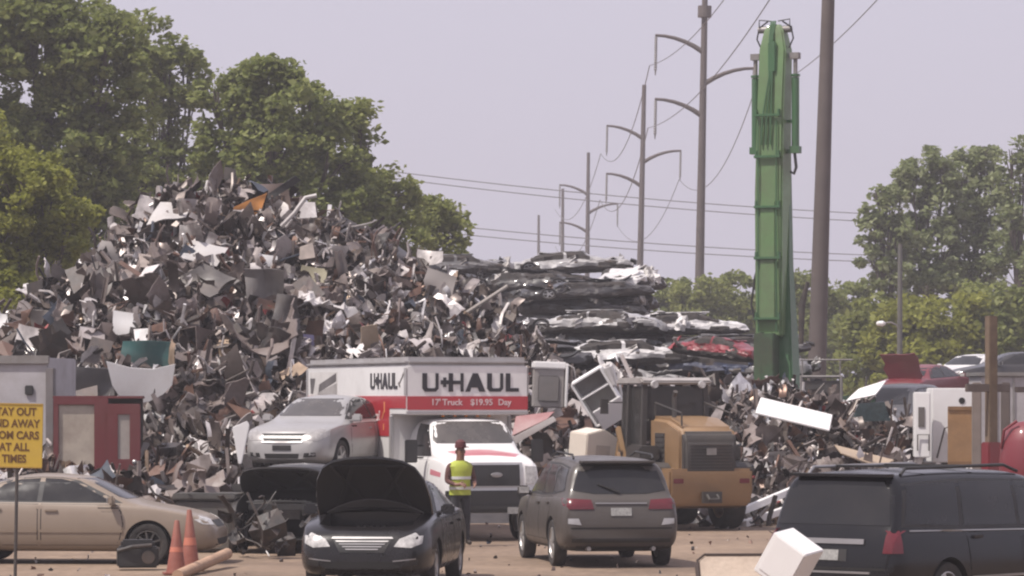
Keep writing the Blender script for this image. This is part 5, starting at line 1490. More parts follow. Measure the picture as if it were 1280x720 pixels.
def wreck(label, loc, yaw, col, roll=0, pitch=0, sc=1.0, group=None, i=None, zs=1.0):
    me, rf, hd_, bp_, tp = WM[rw.randrange(7) if i is None else i]
    rt = thing('crushed_car', label, 'crushed car', loc, (roll, pitch, yaw), group)
    rt.scale = (sc, sc, sc * zs)
    c = (*WCOL[col], 1)
    o = link_mesh('body', me, rt); o.color = c
    o = link_mesh('roof', rf, rt); o.location = (-.2, 0, .8); o.color = c
    o = link_mesh('hood', hd_, rt); o.location = (1.4, 0, .52); o.rotation_euler = (rw.uniform(-.1, .1), rw.uniform(-.45, .1), 0); o.color = c
    o = link_mesh('bumper', bp_, rt); o.location = (2.2, 0, .28); o.rotation_euler = (rw.uniform(-.2, .2), 0, R(90))
    for t_, lo, ro in tp:
        o = link_mesh('torn_sheet', t_, rt); o.location = lo; o.rotation_euler = ro; t = rw.random(); o.color = (.55, .53, .51, 1) if t < .3 else (.03, .026, .025, 1) if t < .6 else (.12, .07, .05, 1) if t < .7 else c
    s = rw.choice((-1, 1))
    for x in (-1.3, 1.3):
        if rw.random() < .6:
            w_ = wheel(rt, x, s * .78, .27, .2); w_.location.z = .3; w_.rotation_euler = (rw.uniform(-.3, .3), 0, math.pi if s < 0 else 0)
    return rt
ORD = ['lowest', 'second lowest', 'third lowest', 'fourth lowest', 'fifth lowest', 'sixth lowest', 'seventh lowest', 'eighth lowest', 'ninth lowest', 'tenth lowest', 'eleventh lowest']
def pickcol():
    t = rw.uniform(0, 100)
    for n_, w_ in WP:
        t -= w_
        if t <= 0: return n_
    return 'black'
# px, D, base height, top row in the picture, yaw, name of the column
COLS = [(572, 127, 2.6, 322, 6, 'at the left end of the rear pile'), (700, 125, 2.6, 320, -4, 'in the middle of the rear pile'), (782, 122, 2.6, 341, 80, 'at the right end of the rear pile'),
        (655, 122, 3.0, 345, 172, 'at the front left of the rear pile'), (735, 119.5, 3.0, 352, 5, 'at the front right of the rear pile'),
        (726, 108, 2.2, 394, -5, 'at the left end of the front pile'), (845, 109, 2.2, 396, 8, 'in the middle of the front pile'),
        (930, 107, 2.2, 418, 4, 'at the right end of the front pile'), (700, 101, 2.2, 428, 95, 'low at the front left of the front pile'), (765, 100, 2.2, 432, 4, 'low at the front middle of the front pile'),
        (880, 100.5, 2.2, 446, 176, 'low at the front right of the front pile'), (955, 101, 2.0, 450, 85, 'low behind the green boom foot')]
for (px, D, zb, ty, yw, nm) in COLS:
    ztop = HC + (YH - ty) / FPX * D
    n_ = max(1, int(round((ztop - zb) / .58))); th = (ztop - zb) / n_
    for k in range(n_):
        c = pickcol()
        if 'rear' in nm and rw.random() < .5: c = rw.choice(('black', 'charcoal', 'dark blue'))
        if k == n_ - 1: c = {'in the middle of the rear pile': 'silver', 'at the right end of the rear pile': 'white', 'in the middle of the front pile': 'white', 'at the left end of the front pile': 'silver'}.get(nm, c)
        pos = 'topmost' if k == n_ - 1 else ORD[k]
        wreck(f'flattened {c} car, {pos} {nm}', (WX(px, D) + rw.uniform(-.4, .4), D + rw.uniform(-.4, .4), zb + k * th), R(yw + rw.uniform(-7, 7)) + (math.pi if rw.random() < .4 else 0), c,
              rw.uniform(-.05, .05), rw.uniform(-.05, .05), group='flattened cars ' + nm, zs=th / .78 * rw.uniform(.95, 1.1))
wreck('crushed bright red car lying aslant on the front pile just left of the boom', W(898, 449, 97.5), R(140), 'bright red', .1, -.1, .62, i=2)
wreck('flattened charcoal car right under the raised silver sedan', (SILVER_POS[0], SILVER_POS[1], .58), SILVER_POS[3] + .06, 'charcoal', zs=.9, i=1)
wreck('flattened grey car on the ground at the bottom beneath the silver sedan', (SILVER_POS[0] + .1, SILVER_POS[1], 0), SILVER_POS[3] - .08, 'grey', zs=.86, i=3)

# ------------------------------------------------------------------ cars dumped on the right
MAROON = paint("maroon_paint", (.16, .018, .028), rough=.4, dirt=.45); WCAR = paint("white_car_paint", (.66, .65, .64), dirt=.3); NAVY = paint("dark_car_paint", (.03, .03, .034), dirt=.5)
smp = variant(SEDAN, style=5); smp['patches'] = [p for p in SEDAN['patches'] if p[2] in ('headlight', 'grille')]; smp['doors'] = []
p = W(1160, 507, 124)
RC, _ = car(smp, 'red_sedan', 'dull red sedan with its trunk lid up, dumped above the white cabinets', 'car', (p.x, p.y, p.z), (R(0), R(-3), R(58)), MAROON, n=40)
m = MB(); v, f = solid(*g_sheet(random.Random(3), 1.0, 1.3, 5, 5, .03, .2), .03); m.add([(x, y, z) for x, y, z in v], f)
o = m.build('trunk_lid', MAROON, RC, smooth=True); o.location = (-1.95, 0, 1.38); o.rotation_euler = (0, R(70), 0)
p = W(1218, 493, 128)
car(smp, 'white_sedan', 'white sedan half hidden behind the square wooden post', 'car', (p.x, p.y, p.z), (0, 0, R(235)), WCAR, n=40)
p = W(1268, 491, 126)
car(smp, 'dark_sedan', 'dark sedan at the right edge behind the wooden post', 'car', (p.x, p.y, p.z), (0, 0, R(190)), NAVY, n=40)
for q, c in (((1160, 527, 124.3), 'charcoal'), ((1218, 513, 128.3), 'grey'), ((1268, 511, 126.3), 'black')):
    wreck(f'flattened {c} car carrying the ' + {'charcoal': 'red sedan', 'grey': 'white sedan', 'black': 'dark sedan'}[c] + ' on the right', W(*q), R(190), c)
p = W(1118, 560, 98)
su = variant(SUV, style=5); su['patches'] = []; su['doors'] = []
car(su, 'wrecked_suv', 'dark grey wrecked SUV below the red sedan', 'car', (p.x, p.y, max(.0, p.z)), (0, R(2), R(248)), paint("wreck_suv", (.06, .058, .06), dirt=.6), n=40)
up('white crumpled hood sticking up left of the red sedan', 'bent_hood', 'scrap hood', 1080, 492, quadsheet([(-.45, -.22, -.2), (.2, -.05, -.2), (.5, .3, .2), (-.1, .08, .2)], 31, amp=.08), WHITE, y=86)
up('shattered greenish windshield lying below the crumpled white hood', 'broken_windshield', 'windshield', 1088, 514, quadsheet([(-.5, -.25), (.45, -.22), (.3, .22), (-.3, .2)], 32, amp=.05), mat("broken_glass", (.1, .15, .15), rough=.25, var=.4, scale=12), y=86)

# ------------------------------------------------------------------ appliances and sheds on the right
def box_thing(name, label, cat, px0, px1, py0, py1, Y, dep, yaw, m, roll=0, bevel=.02):
    s = FPX / Y; w = (px1 - px0) / s; h = (py1 - py0) / s
    c = W((px0 + px1) / 2, py1, Y)
    rt = thing(name, label, cat, c, (0, roll, yaw))
    b = MB(); b.box((0, dep / 2, h / 2), (w, dep, h)); b.build('cabinet', m, rt, bevel=bevel)
    return rt, w, h
rt, w, h = box_thing('white_cabinet', 'tall white cabinet with a dark side patch, left one of the pair', 'cabinet', 1143, 1163, 490, 572, 80, .8, R(-4), WHITEP)
m = MB(); m.box((-.02, -.01, h * .62), (w * .4, .02, h * .3)); m.build('door_patch', CONEGREY, rt)
m = MB(); m.tube([(-w * .3, -.03, .15), (-w * .3, -.05, .5), (w * .4, -.05, .5), (w * .4, -.03, .15)], .015, n=6); m.build('rail', DSTEEL, rt)
rt, w, h = box_thing('white_cabinet', 'wide white cabinet with a round hole at its top, beside the brown board', 'cabinet', 1165, 1220, 485, 578, 81, .8, R(3), WHITEP)
m = MB(); m.lathe([(.07, -.012), (.07, .0)], n=20, axis='y', c=(w * .18, 0, h * .83)); m.build('round_hole', DARK, rt)
m = MB(); m.tube([(-w * .4, -.05, .1), (-w * .25, -.2, .75), (-.0, -.2, .85), (0, -.2, .2)], .02, n=6); m.build('hand_rail', DSTEEL, rt)
rt, w, h = box_thing('brown_board', 'brown wooden board leaning on the white cabinet', 'board', 1185, 1222, 508, 582, 79.6, .06, R(2), mat("brown_wood", (.3, .17, .075), rough=.7, var=.25, scale=3, dirt=.4), bevel=.006)
for z_ in (h - .04, .05):
    m = MB(); m.box((0, -.012, z_), (w, .03, .08)); m.build('batten', mat("brown_wood_dark", (.2, .11, .05), rough=.75, var=.3), rt)
rt, w, h = box_thing('steel_post', 'narrow grey brown upright post left of the wooden post', 'post', 1216, 1227, 478, 590, 78, .2, 0, mat("post_grey", (.2, .165, .145), rough=.7, dirt=.4))
rt, w, h = box_thing('grey_shed', 'pale grey steel shed at the right edge behind the wooden post', 'shed', 1226, 1330, 470, 560, 84, 1.6, R(3), mat("shed_grey", (.38, .36, .37), rough=.6, var=.1, dirt=.3))
m = MB(); m.box((0, .8, h + .04), (w + .12, 1.75, .09)); m.build('roof', STEEL, rt, bevel=.01)
m = MB()
for x in (-.6, -.2, .25): m.box((x, -.012, h / 2), (.05, .03, h - .02))
m.build('seam_rib', STEEL, rt)
rt, w, h = box_thing('steel_post', 'dark upright post between the wooden post and the grey shed', 'post', 1252, 1263, 478, 560, 80, .18, 0, mat("post_dark", (.11, .088, .08), rough=.7, dirt=.4))
# square wooden post
WOODP = mat("post_wood", (.14, .1, .068), rough=.8, var=.3, scale=4, dirt=.4, dirtcol=(.1, .075, .055), bump=.2)
p = W(1239, 497, 66)
rt = thing('wooden_post', 'square weathered wooden post with a red base near the right edge', 'post', (p.x, 66, 0), (0, 0, R(25)))
m = MB(); m.box((0, 0, (HC + 102 / FPX * 66) / 2), (.17, .17, HC + 102 / FPX * 66)); m.build('shaft', WOODP, rt, bevel=.012)
m = MB(); m.box((0, 0, .9), (.27, .27, 1.8)); m.build('red_base', paint("post_red", (.17, .02, .028), dirt=.5), rt, bevel=.02)
m = MB(); m.box((-.1, -.03, HC + 12 / FPX * 66), (.9, .08, .14)); m.box((.75, -.03, HC + 10 / FPX * 66), (.5, .08, .1)); m.build('cross_rail', MATS['post_dark'], rt, bevel=.01)
# red tank at the right edge
p = W(1284, 618, 60)
rt = thing('red_tank', 'red rounded steel tank cut by the right picture edge', 'tank', (p.x, 60, max(0, p.z)), (0, 0, 0))
TR = paint("tank_red", (.16, .016, .026), rough=.55, dirt=.4)
m = MB(); m.lathe([(.02, 1.2), (.2, 1.17), (.34, 1.06), (.42, .86), (.46, .5), (.46, .12), (.4, 0)], n=32); m.build('shell', TR, rt, smooth=True)
m = MB(); m.tube([(-.44, -.1, .75), (-.4, -.2, 1.05), (-.2, -.25, 1.2)], .025, n=8); m.build('rim_bar', TR, rt, smooth=True)
m = MB()
for x, y in ((-.3, -.25), (.3, -.25), (0, .35)): m.bar((x, y, -p.z if p.z > 0 else -.02), (x, y, .08), .07)
m.build('leg_frame', DSTEEL, rt)
# street lamp
D = 150; s = FPX / D
p = W(1124, 497, D)
rt = thing('street_lamp', 'street lamp with a curved arm in front of the yellow green bushes', 'street lamp', (p.x, D, 0))
LP = mat("lamp_pole", (.1, .1, .095), rough=.6, dirt=.3)
hp = HC + (497 - 305) / s
m = MB(); m.tube([(0, 0, 0), (.04, 0, hp)], [.13, .09], n=12); m.build('pole', LP, rt, smooth=True)
m = MB(); m.tube([(0, -.05, HC + 84 / s), (-.12, -.05, HC + 91 / s), (-.35, -.05, HC + 94 / s), (-.62, -.05, HC + 93 / s)], .035, n=8); ar = m.build('arm', STEEL, rt, smooth=True)
m = MB(); m.lathe([(.03, -.22), (.1, -.16), (.12, .05), (.04, .16)], n=14, axis='x', c=(-.72, -.05, HC + 92.5 / s)); m.build('lamp_head', WHITEP, ar, smooth=True)

# steel skip with tube frame below the brown pole
rt, w, h = box_thing('steel_skip', 'dark steel skip with a tube frame at the foot of the brown pole', 'skip', 1003, 1050, 476, 540, 88, 1.2, R(-3), DSTEEL)
m = MB()
for x in (-w / 2 - .03, w / 2 + .03): m.tube([(x, -.03, -.1), (x, -.03, h + .12)], .035, n=8)
m.tube([(-w / 2 - .05, -.03, h + .1), (w / 2 + .05, -.03, h + .1)], .03, n=8); m.tube([(-w / 2 - .05, -.03, h + .5), (w / 2 + .3, -.03, h + .5)], .02, n=8)
for x in (-w / 2, w / 2): m.tube([(x, -.03, h), (x, -.03, h + .52)], .02, n=6)
m.build('tube_frame', STEEL, rt)
# white boards and appliances
def slab(name, label, cat, pts, Y, th, m, parts=None):
    ps = [W(a, b, Y + (c if False else 0)) for a, b, c in pts]
    ps = [Vector((p.x, p.y + q[2], p.z)) for p, q in zip(ps, pts)]
    c = sum(ps, Vector()) / len(ps)
    nrm = (ps[1] - ps[0]).cross(ps[-1] - ps[0]).normalized()
    if nrm.y > 0: nrm = -nrm
    b = MB(); n = len(ps)
    vs = [p - c for p in ps] + [p - c - nrm * th for p in ps]
    b.add(vs, [tuple(range(n)), tuple(range(n, 2 * n))[::-1]] + [(i, (i + 1) % n, n + (i + 1) % n, n + i) for i in range(n)])
    o = b.build(name, m, bevel=min(.012, th * .3)); o.location = c
    tag(o, label, cat)
    return o
slab('white_board', 'long white panel slanting down right of the green boom foot', 'panel', [(952, 496, .2), (1042, 518, .2), (1036, 538, -.2), (943, 516, -.2)], 79, .05, WHITEP)
rt = thing('white_fridge', 'tilted open white refrigerator carcass with two compartments', 'refrigerator', W(748, 497, 79), (R(8), R(-31), R(-8)))
m = MB()
t_, w, h, d = .035, .72, 1.05, .55
m.box((0, d, 0), (w, t_, h), mi=1)
for x in (-w / 2, w / 2): m.box((x, d / 2, 0), (t_ * 1.3, d, h))
for z in (-h / 2, h / 2): m.box((0, d / 2, z), (w, d, t_ * 1.3))
m.build('carcass', [WHITEP, pm("fridge_liner", (.3, .29, .285))], rt, bevel=.012)
m = MB(); m.box((0, d / 2 - .01, .14), (w - .04, d - .02, t_)); m.build('divider', WHITEP, rt, bevel=.01)
m = MB(); m.box((.08, -.12, -.42), (w * .95, .05, .5), (.35, 0, .1)); m.build('door', WHITEP, rt, bevel=.015)
m = MB(); m.box((w / 2 + .1, d / 2, .25), (.18, d * .8, .5), (0, .2, 0)); m.build('back_panel', pm("fridge_back", (.55, .53, .52)), rt, bevel=.05)
rt = thing('cream_box', 'cream coloured metal box at the left of the wheel loader', 'appliance', W(735, 583, 74), (R(4), R(4), R(36)))
m = MB(); m.prism([(-.3, 0), (.42, .03), (.46, .62), (.1, .78), (-.32, .66)], -.3, .3); m.build('shell', CREAM, rt, bevel=.02)
m = MB(); m.box((.1, -.31, .3), (.35, .02, .3)); m.build('access_panel', pm("cream_panel", (.5, .45, .4)), rt, bevel=.008)
rt = thing('clothes_dryer', 'grey fronted clothes dryer with a white top just right of the truck box', 'dryer', W(686, 510, 80), (0, R(2), R(4)))
m = MB(); m.box((0, .35, .43), (.66, .66, .86)); m.build('cabinet', pm("dryer_grey", (.3, .28, .27)), rt, bevel=.03)
m = MB(); m.box((0, .33, .93), (.72, .72, .16)); m.build('top_panel', WHITEP, rt, bevel=.03)
m = MB(); m.box((-.02, -.0, .42), (.46, .03, .56)); m.build('front_door', pm("dryer_door", (.17, .16, .155)), rt, bevel=.02)
m = MB(); m.box((.37, .2, .5), (.06, .5, .95)); m.build('side_panel', WHITEP, rt, bevel=.015)
slab('faded_sheet', 'faded red and white body panel leaning right of the truck', 'scrap panel', [(645, 520, 0), (694, 514, .2), (684, 524, 0), (640, 545, -.2)], 74, .04, pm("faded_red", (.4, .2, .2), dirt=.7, dirtcol=(.5, .45, .43)))
slab('white_strip', 'pale sheet strip under the faded red panel', 'scrap strip', [(640, 547, 0), (692, 520, .2), (696, 526, .2), (643, 556, 0)], 73.8, .03, pm("pale_strip", (.55, .52, .5)))
for i, (a_, b_, l) in enumerate((((925, 640), (992, 612), 'upper of two white planks at the foot of the right heap'), ((930, 655), (985, 636), 'lower of two white planks at the foot of the right heap'))):
    p0, p1 = W(*a_, 74.6 - i * .4), W(*b_, 76 - i * .4); c = (p0 + p1) / 2
    m = MB(); m.bar(p0 - c, p1 - c, .12, .14); o = m.build('white_plank', WHITEP, bevel=.01); o.location = c; tag(o, l, 'plank')
slab('tan_sheet', 'long tan sheet lying along the top of the right heap', 'scrap sheet', [(1045, 556, .3), (1120, 575, .3), (1100, 584, -.3), (1050, 566, -.3)], 78, .03, TAN)
slab('door_leaf', 'narrow white door leaf leaning left of the silver sedan', 'door leaf', [(290, 534, 0), (309, 526, 0), (312, 532, 0), (302, 580, 0), (298, 580, 0)], 66.5, .05, WHITEP)

# ------------------------------------------------------------------ left side: box trailer, red cabinet, sign, cones
LAV = mat("trailer_grey", (.4, .385, .4), rough=.5, var=.07, dirt=.35)
p = W(60, 497, 70); s = FPX / 70; zt = HC + 50 / s
rt = thing('box_trailer', 'pale grey box trailer cut by the left picture edge', 'trailer', (p.x, 70, 0), (0, 0, R(-6)))
m = MB(); m.box((-2.4, 1.2, (zt + .9) / 2), (4.8, 2.4, zt - .9)); m.build('box_body', LAV, rt, bevel=.02)
m = MB(); m.box((-2.4, -.02, zt - .04), (4.86, .08, .16)); m.box((-2.4, -.02, .95), (4.86, .06, .14)); m.build('edge_rail', STEEL, rt, bevel=.01)
m = MB(); m.box((.05, .02, (zt + .7) / 2 - .1), (.16, .2, zt - .9)); m.build('corner_post', mat("trailer_post", (.16, .15, .155), rough=.6, dirt=.5), rt, bevel=.015)
m = MB(); m.box((-.36, -.03, zt - .62), (.16, .05, .18)); m.build('lamp_box', PLASTIC, rt, bevel=.015)
for x in (-3.6, -1.0): wheel(rt, x, .1, .45, .25)
m = MB(); m.box((-2.4, 1.2, .8), (4.6, .9, .2)); m.build('chassis', DSTEEL, rt)
# red cabinet
RCAB = paint("cabinet_red", (.13, .016, .02), rough=.5, dirt=.5)
p = W(122, 606, 68); s = FPX / 68
rt = thing('red_booth', 'red steel booth with beige panels and a glazed red door', 'booth', (p.x, 68, 0), (0, 0, R(4)))
zb, zt = HC - 109 / s, HC - 1 / s
xl, xr, xm = -55 / s, 53 / s, 10 / s
m = MB()
for x in (xl, xm - .16): m.box((x + .05, .06, (zb + zt) / 2), (.1, .12, zt - zb))
m.box(((xl + xm) / 2, .06, zt - .06), (xm - xl, .13, .12)); m.box(((xl + xm) / 2, .06, zb + .05), (xm - xl, .13, .1)); m.box((xm - .08, .06, (zb + zt) / 2), (.26, .14, zt - zb))
m.box((0, .7, zt + .02), (xr - xl + .06, 1.3, .05))
m.build('frame', RCAB, rt, bevel=.01)
m = MB(); m.box(((xl + xm) / 2 - .05, .07, (zb + zt) / 2), (xm - xl - .2, .05, zt - zb - .12)); m.build('beige_panel', pm("beige_board", (.4, .35, .29), dirt=.6), rt)
m = MB(); m.box((0, 1.2, (zb + zt) / 2), (xr - xl, .06, zt - zb)); m.build('back_wall', DSTEEL, rt)
dw = xr - xm - .04
dr = MB(); cx = (xm + xr) / 2 + .02
for x in (cx - dw / 2 + .09, cx + dw / 2 - .09): dr.box((x, -.06, (zb + zt) / 2 - .1), (.2, .07, zt - zb - .06))
dr.box((cx, -.06, zt - .2), (dw, .072, .2)); dr.box((cx, -.06, zb + .2), (dw, .072, .55))
d_ = dr.build('door', RCAB, rt, bevel=.008)
m = MB(); m.box((cx, -.05, (zb + zt) / 2 + .1), (dw - .36, .03, zt - zb - .75)); m.build('door_pane', pm("door_pane", (.36, .33, .3), rough=.25), d_)
m = MB(); m.lathe([(.04, -.1), (.045, -.13), (.02, -.15)], n=12, axis='y', c=(cx + dw / 2 - .1, 0, zb + .42)); m.build('handle', CHROME, d_, smooth=True)
m = MB()
for x in (xl + .1, xr - .1):
    for y in (.1, 1.1): m.box((x, y, zb / 2), (.12, .12, zb))
m.build('leg_frame', DSTEEL, rt)
# yellow sign
SY = 51.0; s = FPX / SY
p = W(14, 545, SY)
rt = thing('warning_sign', 'yellow warning sign with brown capitals on a thin post', 'sign', (p.x, SY, 0), (0, R(1.0), R(3)))
YEL = mat("sign_yellow", (.55, .37, .045), rough=.5, var=.08, dirt=.2); BRN = mat("sign_brown", (.13, .06, .012), rough=.6)
sw, sz0, sz1 = 72 / s, HC - 88 / s, HC - 7 / s
m = MB(); m.box((0, 0, (sz0 + sz1) / 2), (sw, .02, sz1 - sz0)); bd = m.build('board', YEL, rt, bevel=.006)
m = MB()
for z in (sz0 + .012, sz1 - .012): m.box((0, -.013, z), (sw - .01, .008, .018))
m.build('border', pm("sign_border", (.42, .26, .04)), bd)
for i, t in enumerate(("STAY OUT", "AND AWAY", "FROM CARS", "AT ALL", "TIMES")):
    text_mesh('lettering', t, .15, BRN, bd, frame_matrix((0 if i < 3 else .01, -.013, sz1 - .12 - i * .163), (1, 0, 0), (0, 0, 1)), .002, .0045, sx=.86)
m = MB(); m.tube([(.05, .03, 0), (.05, .03, sz1 - .1)], .024, n=10); m.build('post', DSTEEL, rt, smooth=True)
# traffic cones
CONE = mat("cone_orange", (.23, .07, .048), rough=.55, var=.15, scale=6, dirt=.4, dirtcol=(.3, .16, .12))
def cone(label, px, D, h, lean):
    rt = thing('traffic_cone', label, 'traffic cone', (WX(px, D), D, 0), (0, lean, R(10)), 'traffic cones by the beige sedan')
    m = MB(); m.lathe([(.15, .03), (.135, .1), (.035, h - .01), (.028, h)], n=24); m.build('cone_body', CONE, rt, smooth=True, sharp=.6)
    m = MB(); m.prism([(-.19, -.19), (.19, -.19), (.19, .19), (-.19, .19)], 0, .035, plane='xy'); m.build('base', CONE, rt, bevel=.01)
    m = MB(); m.lathe([(.1, h * .42), (.073, h * .62), (.075, h * .62), (.103, h * .42)], n=24, close=True); m.build('collar_band', pm("cone_band", (.5, .16, .1)), rt, smooth=True)
cone('shorter orange traffic cone, left one of the pair', 220, 54.0, .8, R(1))
cone('taller orange traffic cone, right one of the pair', 238, 55.2, .92, R(-1))
p0, p1 = W(222, 724, 53), W(284, 696, 56.5); c = (p0 + p1) / 2
m = MB(); m.tube([p0 - c, p1 - c], .085, n=14); o = m.build('tan_log', mat("log_tan", (.42, .27, .18), rough=.8, var=.2, scale=4, dirt=.3), smooth=True, sharp=.5); o.location = (c.x, c.y, .12); o.rotation_euler = (0, 0, 0); tag(o, 'tan round log lying on the ground right of the cones', 'log')
rt = thing('engine_block', 'black engine block lying in front of the beige sedan wheel', 'engine', W(172, 714, 55.5) * 1.0, (0, 0, R(8))); rt.location.z = 0
m = MB(); m.box((0, 0, .2), (.62, .4, .32)); m.box((0, 0, .4), (.5, .3, .12)); m.build('block', PLASTIC, rt, bevel=.03)
m = MB(); m.lathe([(.1, -.02), (.1, .03)], n=16, axis='y', c=(.15, -.22, .2)); m.tube([(-.3, -.18, .3), (-.1, -.26, .36), (.2, -.2, .38)], .03); m.build('pulley', DSTEEL, rt, smooth=True, sharp=.5)
# dark bin left of the wreck
p = W(262, 690, 62)
rt = thing('plastic_bin', 'grey green plastic bin with a rounded rim left of the open wreck', 'bin', (p.x, 62, 0), (0, 0, R(-8)))
BIN = mat("bin_plastic", (.075, .072, .068), rough=.6, var=.15, dirt=.5)
m = MB(); m.prism([(-.46, .02), (.46, .02), (.52, .9), (-.52, .9)], -.4, .4); m.build('tub', BIN, rt, bevel=.05)
m = MB(); m.prism([(-.56, .88), (.56, .88), (.56, .97), (.5, 1.0), (-.5, 1.0), (-.56, .97)], -.46, .46); m.build('lid', BIN, rt, bevel=.03)
up('worn tan grey fender standing left of the grey green bin', 'old_fender', 'scrap fender', 248, 596, quadsheet([(-.16, -.3), (.14, -.28), (.16, .16), (-.18, .26)], 41, amp=.06), pm("fender_tan", (.17, .135, .115)), y=64.5)
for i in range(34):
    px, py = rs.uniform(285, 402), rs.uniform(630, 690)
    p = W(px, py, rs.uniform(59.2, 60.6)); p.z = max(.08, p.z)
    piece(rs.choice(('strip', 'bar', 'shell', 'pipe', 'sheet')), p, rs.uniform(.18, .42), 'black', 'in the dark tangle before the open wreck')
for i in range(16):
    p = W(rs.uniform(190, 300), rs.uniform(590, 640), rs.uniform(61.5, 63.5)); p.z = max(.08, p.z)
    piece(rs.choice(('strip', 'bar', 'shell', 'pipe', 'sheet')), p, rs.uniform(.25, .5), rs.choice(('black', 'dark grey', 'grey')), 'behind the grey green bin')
# mattress and white box at the lower right
MT = mat("mattress_tan", (.5, .41, .33), rough=.9, var=.2, scale=4, dirt=.6, dirtcol=(.22, .16, .12))
p = W(922, 740, 48.5)
rt = thing('old_mattress', 'stained tan mattress with dark piping left of the white box', 'mattress', (p.x, p.y, 0), (R(52), 0, R(4)))
out = [(-.52, -.25), (.52, -.25), (.52, .36), (.44, .45), (-.42, .45), (-.52, .36)]
m = MB(); m.prism(out, 0, .16, plane='xy'); mo = m.build('pad', MT, rt, bevel=.03, segs=3)
m = MB()
for z in (.0, .16): m.tube([(a * 1.005, b * 1.005, z) for a, b in out] + [(out[0][0], out[0][1], z)], .017, n=8)
m.build('piping', mat("piping_brown", (.045, .03, .025), rough=.8), mo, smooth=True)
rt.location.z = .07
rt = thing('white_box', 'plain white metal box tipped on its corner before the minivan rear bumper', 'appliance', W(986, 700, 41.2), (R(6), R(33), R(-28)))
m = MB(); m.box((0, 0, 0), (.46, .46, .52)); m.build('cabinet', WHITEP, rt, bevel=.012)
m = MB(); m.box((.02, -.235, .02), (.4, .012, .44)); m.build('door_panel', WHITEP, rt, bevel=.004)

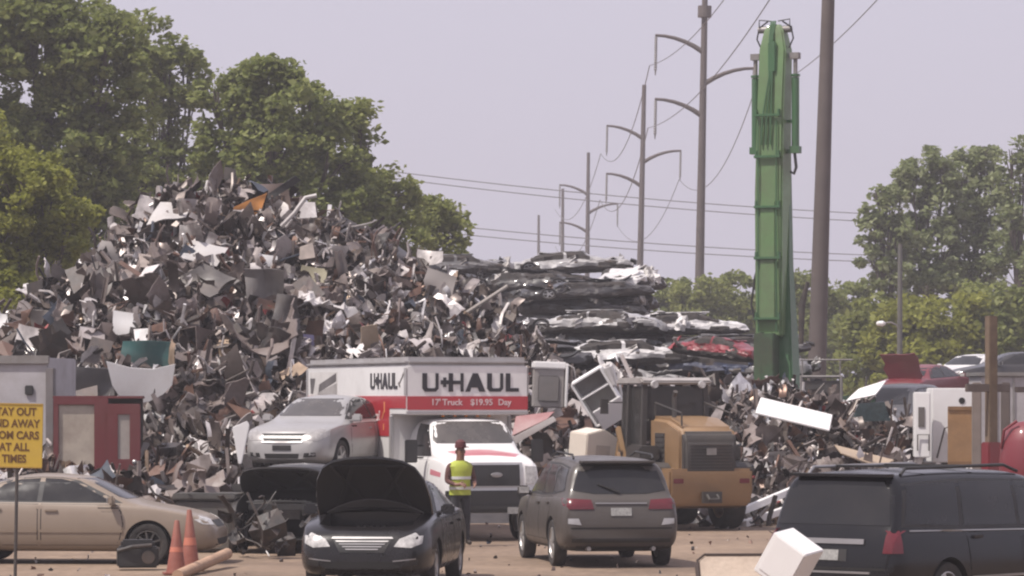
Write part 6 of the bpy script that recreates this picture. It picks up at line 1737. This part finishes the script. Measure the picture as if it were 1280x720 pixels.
# ------------------------------------------------------------------ yard worker
def person():
    D = 64.3
    rt = thing('person', 'worker in a yellow safety vest and dark red cap standing before the truck', 'person', (WX(575, D), D, 0), (0, 0, R(28)))
    me = bpy.data.meshes.new('body'); V = []; E = []; RD = []
    def add(p, r, par=None):
        V.append(p); RD.append(r)
        if par is not None: E.append((par, len(V) - 1))
        return len(V) - 1
    pel = add((0, 0, .96), (.155, .115)); sp_ = add((0, .0, 1.12), (.15, .105), pel); ch = add((0, .01, 1.32), (.175, .12), sp_); ne = add((0, .0, 1.5), (.065, .065), ch)
    hb = add((0, -.02, 1.6), (.075, .085), ne); ht = add((0, -.02, 1.72), (.08, .095), hb); add((0, -.01, 1.79), (.05, .06), ht)
    for s in (-1, 1):
        hp = add((s * .1, 0, .9), (.095, .1), pel); kn = add((s * .12, -.03, .5), (.066, .07), hp); an = add((s * .13, .01, .1), (.046, .05), kn); add((s * .15, -.13, .05), (.045, .035), an)
        sh = add((s * .2, .01, 1.42), (.07, .07), ch); el = add((s * .27, -.02, 1.14), (.05, .05), sh)
        wr_ = add((s * .18, -.22, 1.08), (.033, .033), el); pm_ = add((s * .13, -.3, 1.09), (.036, .022), wr_)
        for k, (dx, ln) in enumerate(((-.03, .062), (-.01, .072), (.01, .068), (.03, .055))):
            f0 = add((s * .12 + dx * .6, -.34, 1.09 + dx * .7), (.0095, .0095), pm_); f1 = add((s * .1 + dx * .6, -.34 - ln * .5, 1.075 + dx * .7), (.009, .009), f0); add((s * .085 + dx * .6, -.34 - ln * .7, 1.04 + dx * .7), (.008, .008), f1)
        t0 = add((s * .13, -.29, 1.125), (.012, .012), pm_); add((s * .1, -.33, 1.14), (.0095, .0095), t0)
    me.from_pydata(V, E, [])
    o = link_mesh('body', me, rt)
    md = o.modifiers.new('s', 'SKIN'); md.use_smooth_shade = True
    sv = me.skin_vertices[0].data
    for i, r in enumerate(RD): sv[i].radius = r
    sv[0].use_root = True
    o.modifiers.new('u', 'SUBSURF').levels = 2; o.modifiers['u'].render_levels = 2
    bpy.context.view_layer.update()
    bm_ = bpy.data.meshes.new_from_object(o.evaluated_get(bpy.context.evaluated_depsgraph_get())); o.modifiers.clear(); o.data = bm_
    SKIN = mat("skin", (.2, .1, .07), rough=.55); SHIRT = mat("shirt_brown", (.1, .045, .04), rough=.9, var=.2); PANTS = mat("work_trousers", (.03, .03, .035), rough=.9, var=.2); BOOT = mat("boots", (.04, .03, .025), rough=.8)
    for m_ in (SKIN, SHIRT, PANTS, BOOT): bm_.materials.append(m_)
    for p in bm_.polygons:
        c = p.center
        p.material_index = 3 if c.z < .13 else 2 if c.z < 1.0 and abs(c.x) < .22 and c.y > -.17 else 0 if (c.z > 1.5 or c.y < -.2) else 1
        p.use_smooth = True
    VEST = mat("hi_vis_yellow", (.4, .46, .06), rough=.7, var=.1, dirt=.2); BAND = mat("vest_band", (.6, .6, .58), rough=.4); DV = mat("vest_trim", (.35, .36, .06), rough=.7)
    m = MB()
    def ring(z, rx, ry, cy=0, n=20, open_=.0): return [(rx * math.sin(2 * math.pi * k / n), cy - ry * math.cos(2 * math.pi * k / n), z) for k in range(n)]
    zs = [(.9, .2, .15), (1.0, .195, .148), (1.15, .19, .145), (1.3, .215, .16), (1.4, .235, .155), (1.46, .19, .12), (1.5, .1, .09)]
    n = 20; vs = sum([ring(z, a_, b_, .0) for z, a_, b_ in zs], []); fs = [(i * n + k, i * n + (k + 1) % n, (i + 1) * n + (k + 1) % n, (i + 1) * n + k) for i in range(len(zs) - 1) for k in range(n)]
    vv, ff = solid(vs, fs, .015); m.add(vv, ff)
    ve = m.build('safety_vest', VEST, rt, smooth=True)
    m = MB()
    for z, a_, b_ in ((1.02, .2, .154), (1.2, .2, .153)):
        m.lathe([(1, z - .025), (1, z + .025), (.96, z + .025), (.96, z - .025)], n=24, close=True)
    q = len(m.v) // 2
    m.v = [(x * (.203 if i < q else .205), y * (.156 if i < q else .157), z) for i, (x, y, z) in enumerate(m.v)]
    m.build('reflective_band', BAND, ve, smooth=True, sharp=.5)
    m = MB(); m.lathe([(.098, 1.72), (.102, 1.76), (.085, 1.83), (.04, 1.865), (.01, 1.87)], n=22, c=(0, -.02, 0)); m.prism([(-.08, -.1), (.08, -.1), (.07, -.2), (0, -.215), (-.07, -.2)], 1.73, 1.745, plane='xy')
    m.build('cap', mat("cap_red", (.09, .02, .022), rough=.7), rt, smooth=True, sharp=.5)
    for s in (-1, 1):
        m = MB(); m.lathe([(.001, -.012), (.011, -.006), (.013, 0), (.011, .006), (.001, .012)], n=10, axis='y', c=(s * .032, -.108, 1.68)); m.build('eye', PLASTIC, rt, smooth=True)
    m = MB(); m.prism([(-.016, 1.61), (.016, 1.61), (.008, 1.675), (-.008, 1.675)], -.14, -.09); m.build('nose', SKIN, rt, bevel=.006)
    m = MB(); m.box((0, -.108, 1.575), (.05, .012, .012)); m.build('mouth', mat("lips", (.15, .06, .05), rough=.5), rt, bevel=.003)
    for s in (-1, 1):
        m = MB(); m.box((s * .085, -.01, 1.655), (.02, .04, .065)); m.build('ear', SKIN, rt, bevel=.008)
person()

# ------------------------------------------------------------------ loose litter on the dirt
ST2 = Stuff()
for _ in range(420):
    y = rs.uniform(44, 78); x = rs.uniform(-9, 9) * y / 60
    if hh(x, y) > .1: continue
    k = rs.random(); s = rs.uniform(.02, .08)
    v, f = g_sheet(rs, s * 1.3, s, 2, 2, .1, 1) if k < .5 else g_chunk(rs, s) if k < .8 else g_tube(rs, s * 3, .012, 5, .3, 3)
    ST2.add(v, f, Matrix.Translation((x, y, .02)) @ rot_rand(rs), pal(rs))
tag(ST2.build('ground_litter', STUFFM), 'small bits of litter strewn over the dirt', 'litter', kind='stuff')

# ------------------------------------------------------------------ hazy air
if HAZE > 0:
    m, nt, b = new_mat("haze_air")
    nt.nodes.remove(b)
    pv = N(nt, "ShaderNodeVolumePrincipled"); pv.inputs["Density"].default_value = HAZE; pv.inputs["Color"].default_value = (.9, .87, .9, 1); pv.inputs["Anisotropy"].default_value = .2
    nt.links.new(pv.outputs[0], nt.nodes["Material Output"].inputs["Volume"])
    b = MB(); b.box((0, 290, 19), (260, 620, 40)); o = b.build('haze', m); tag(o, kind='stuff')
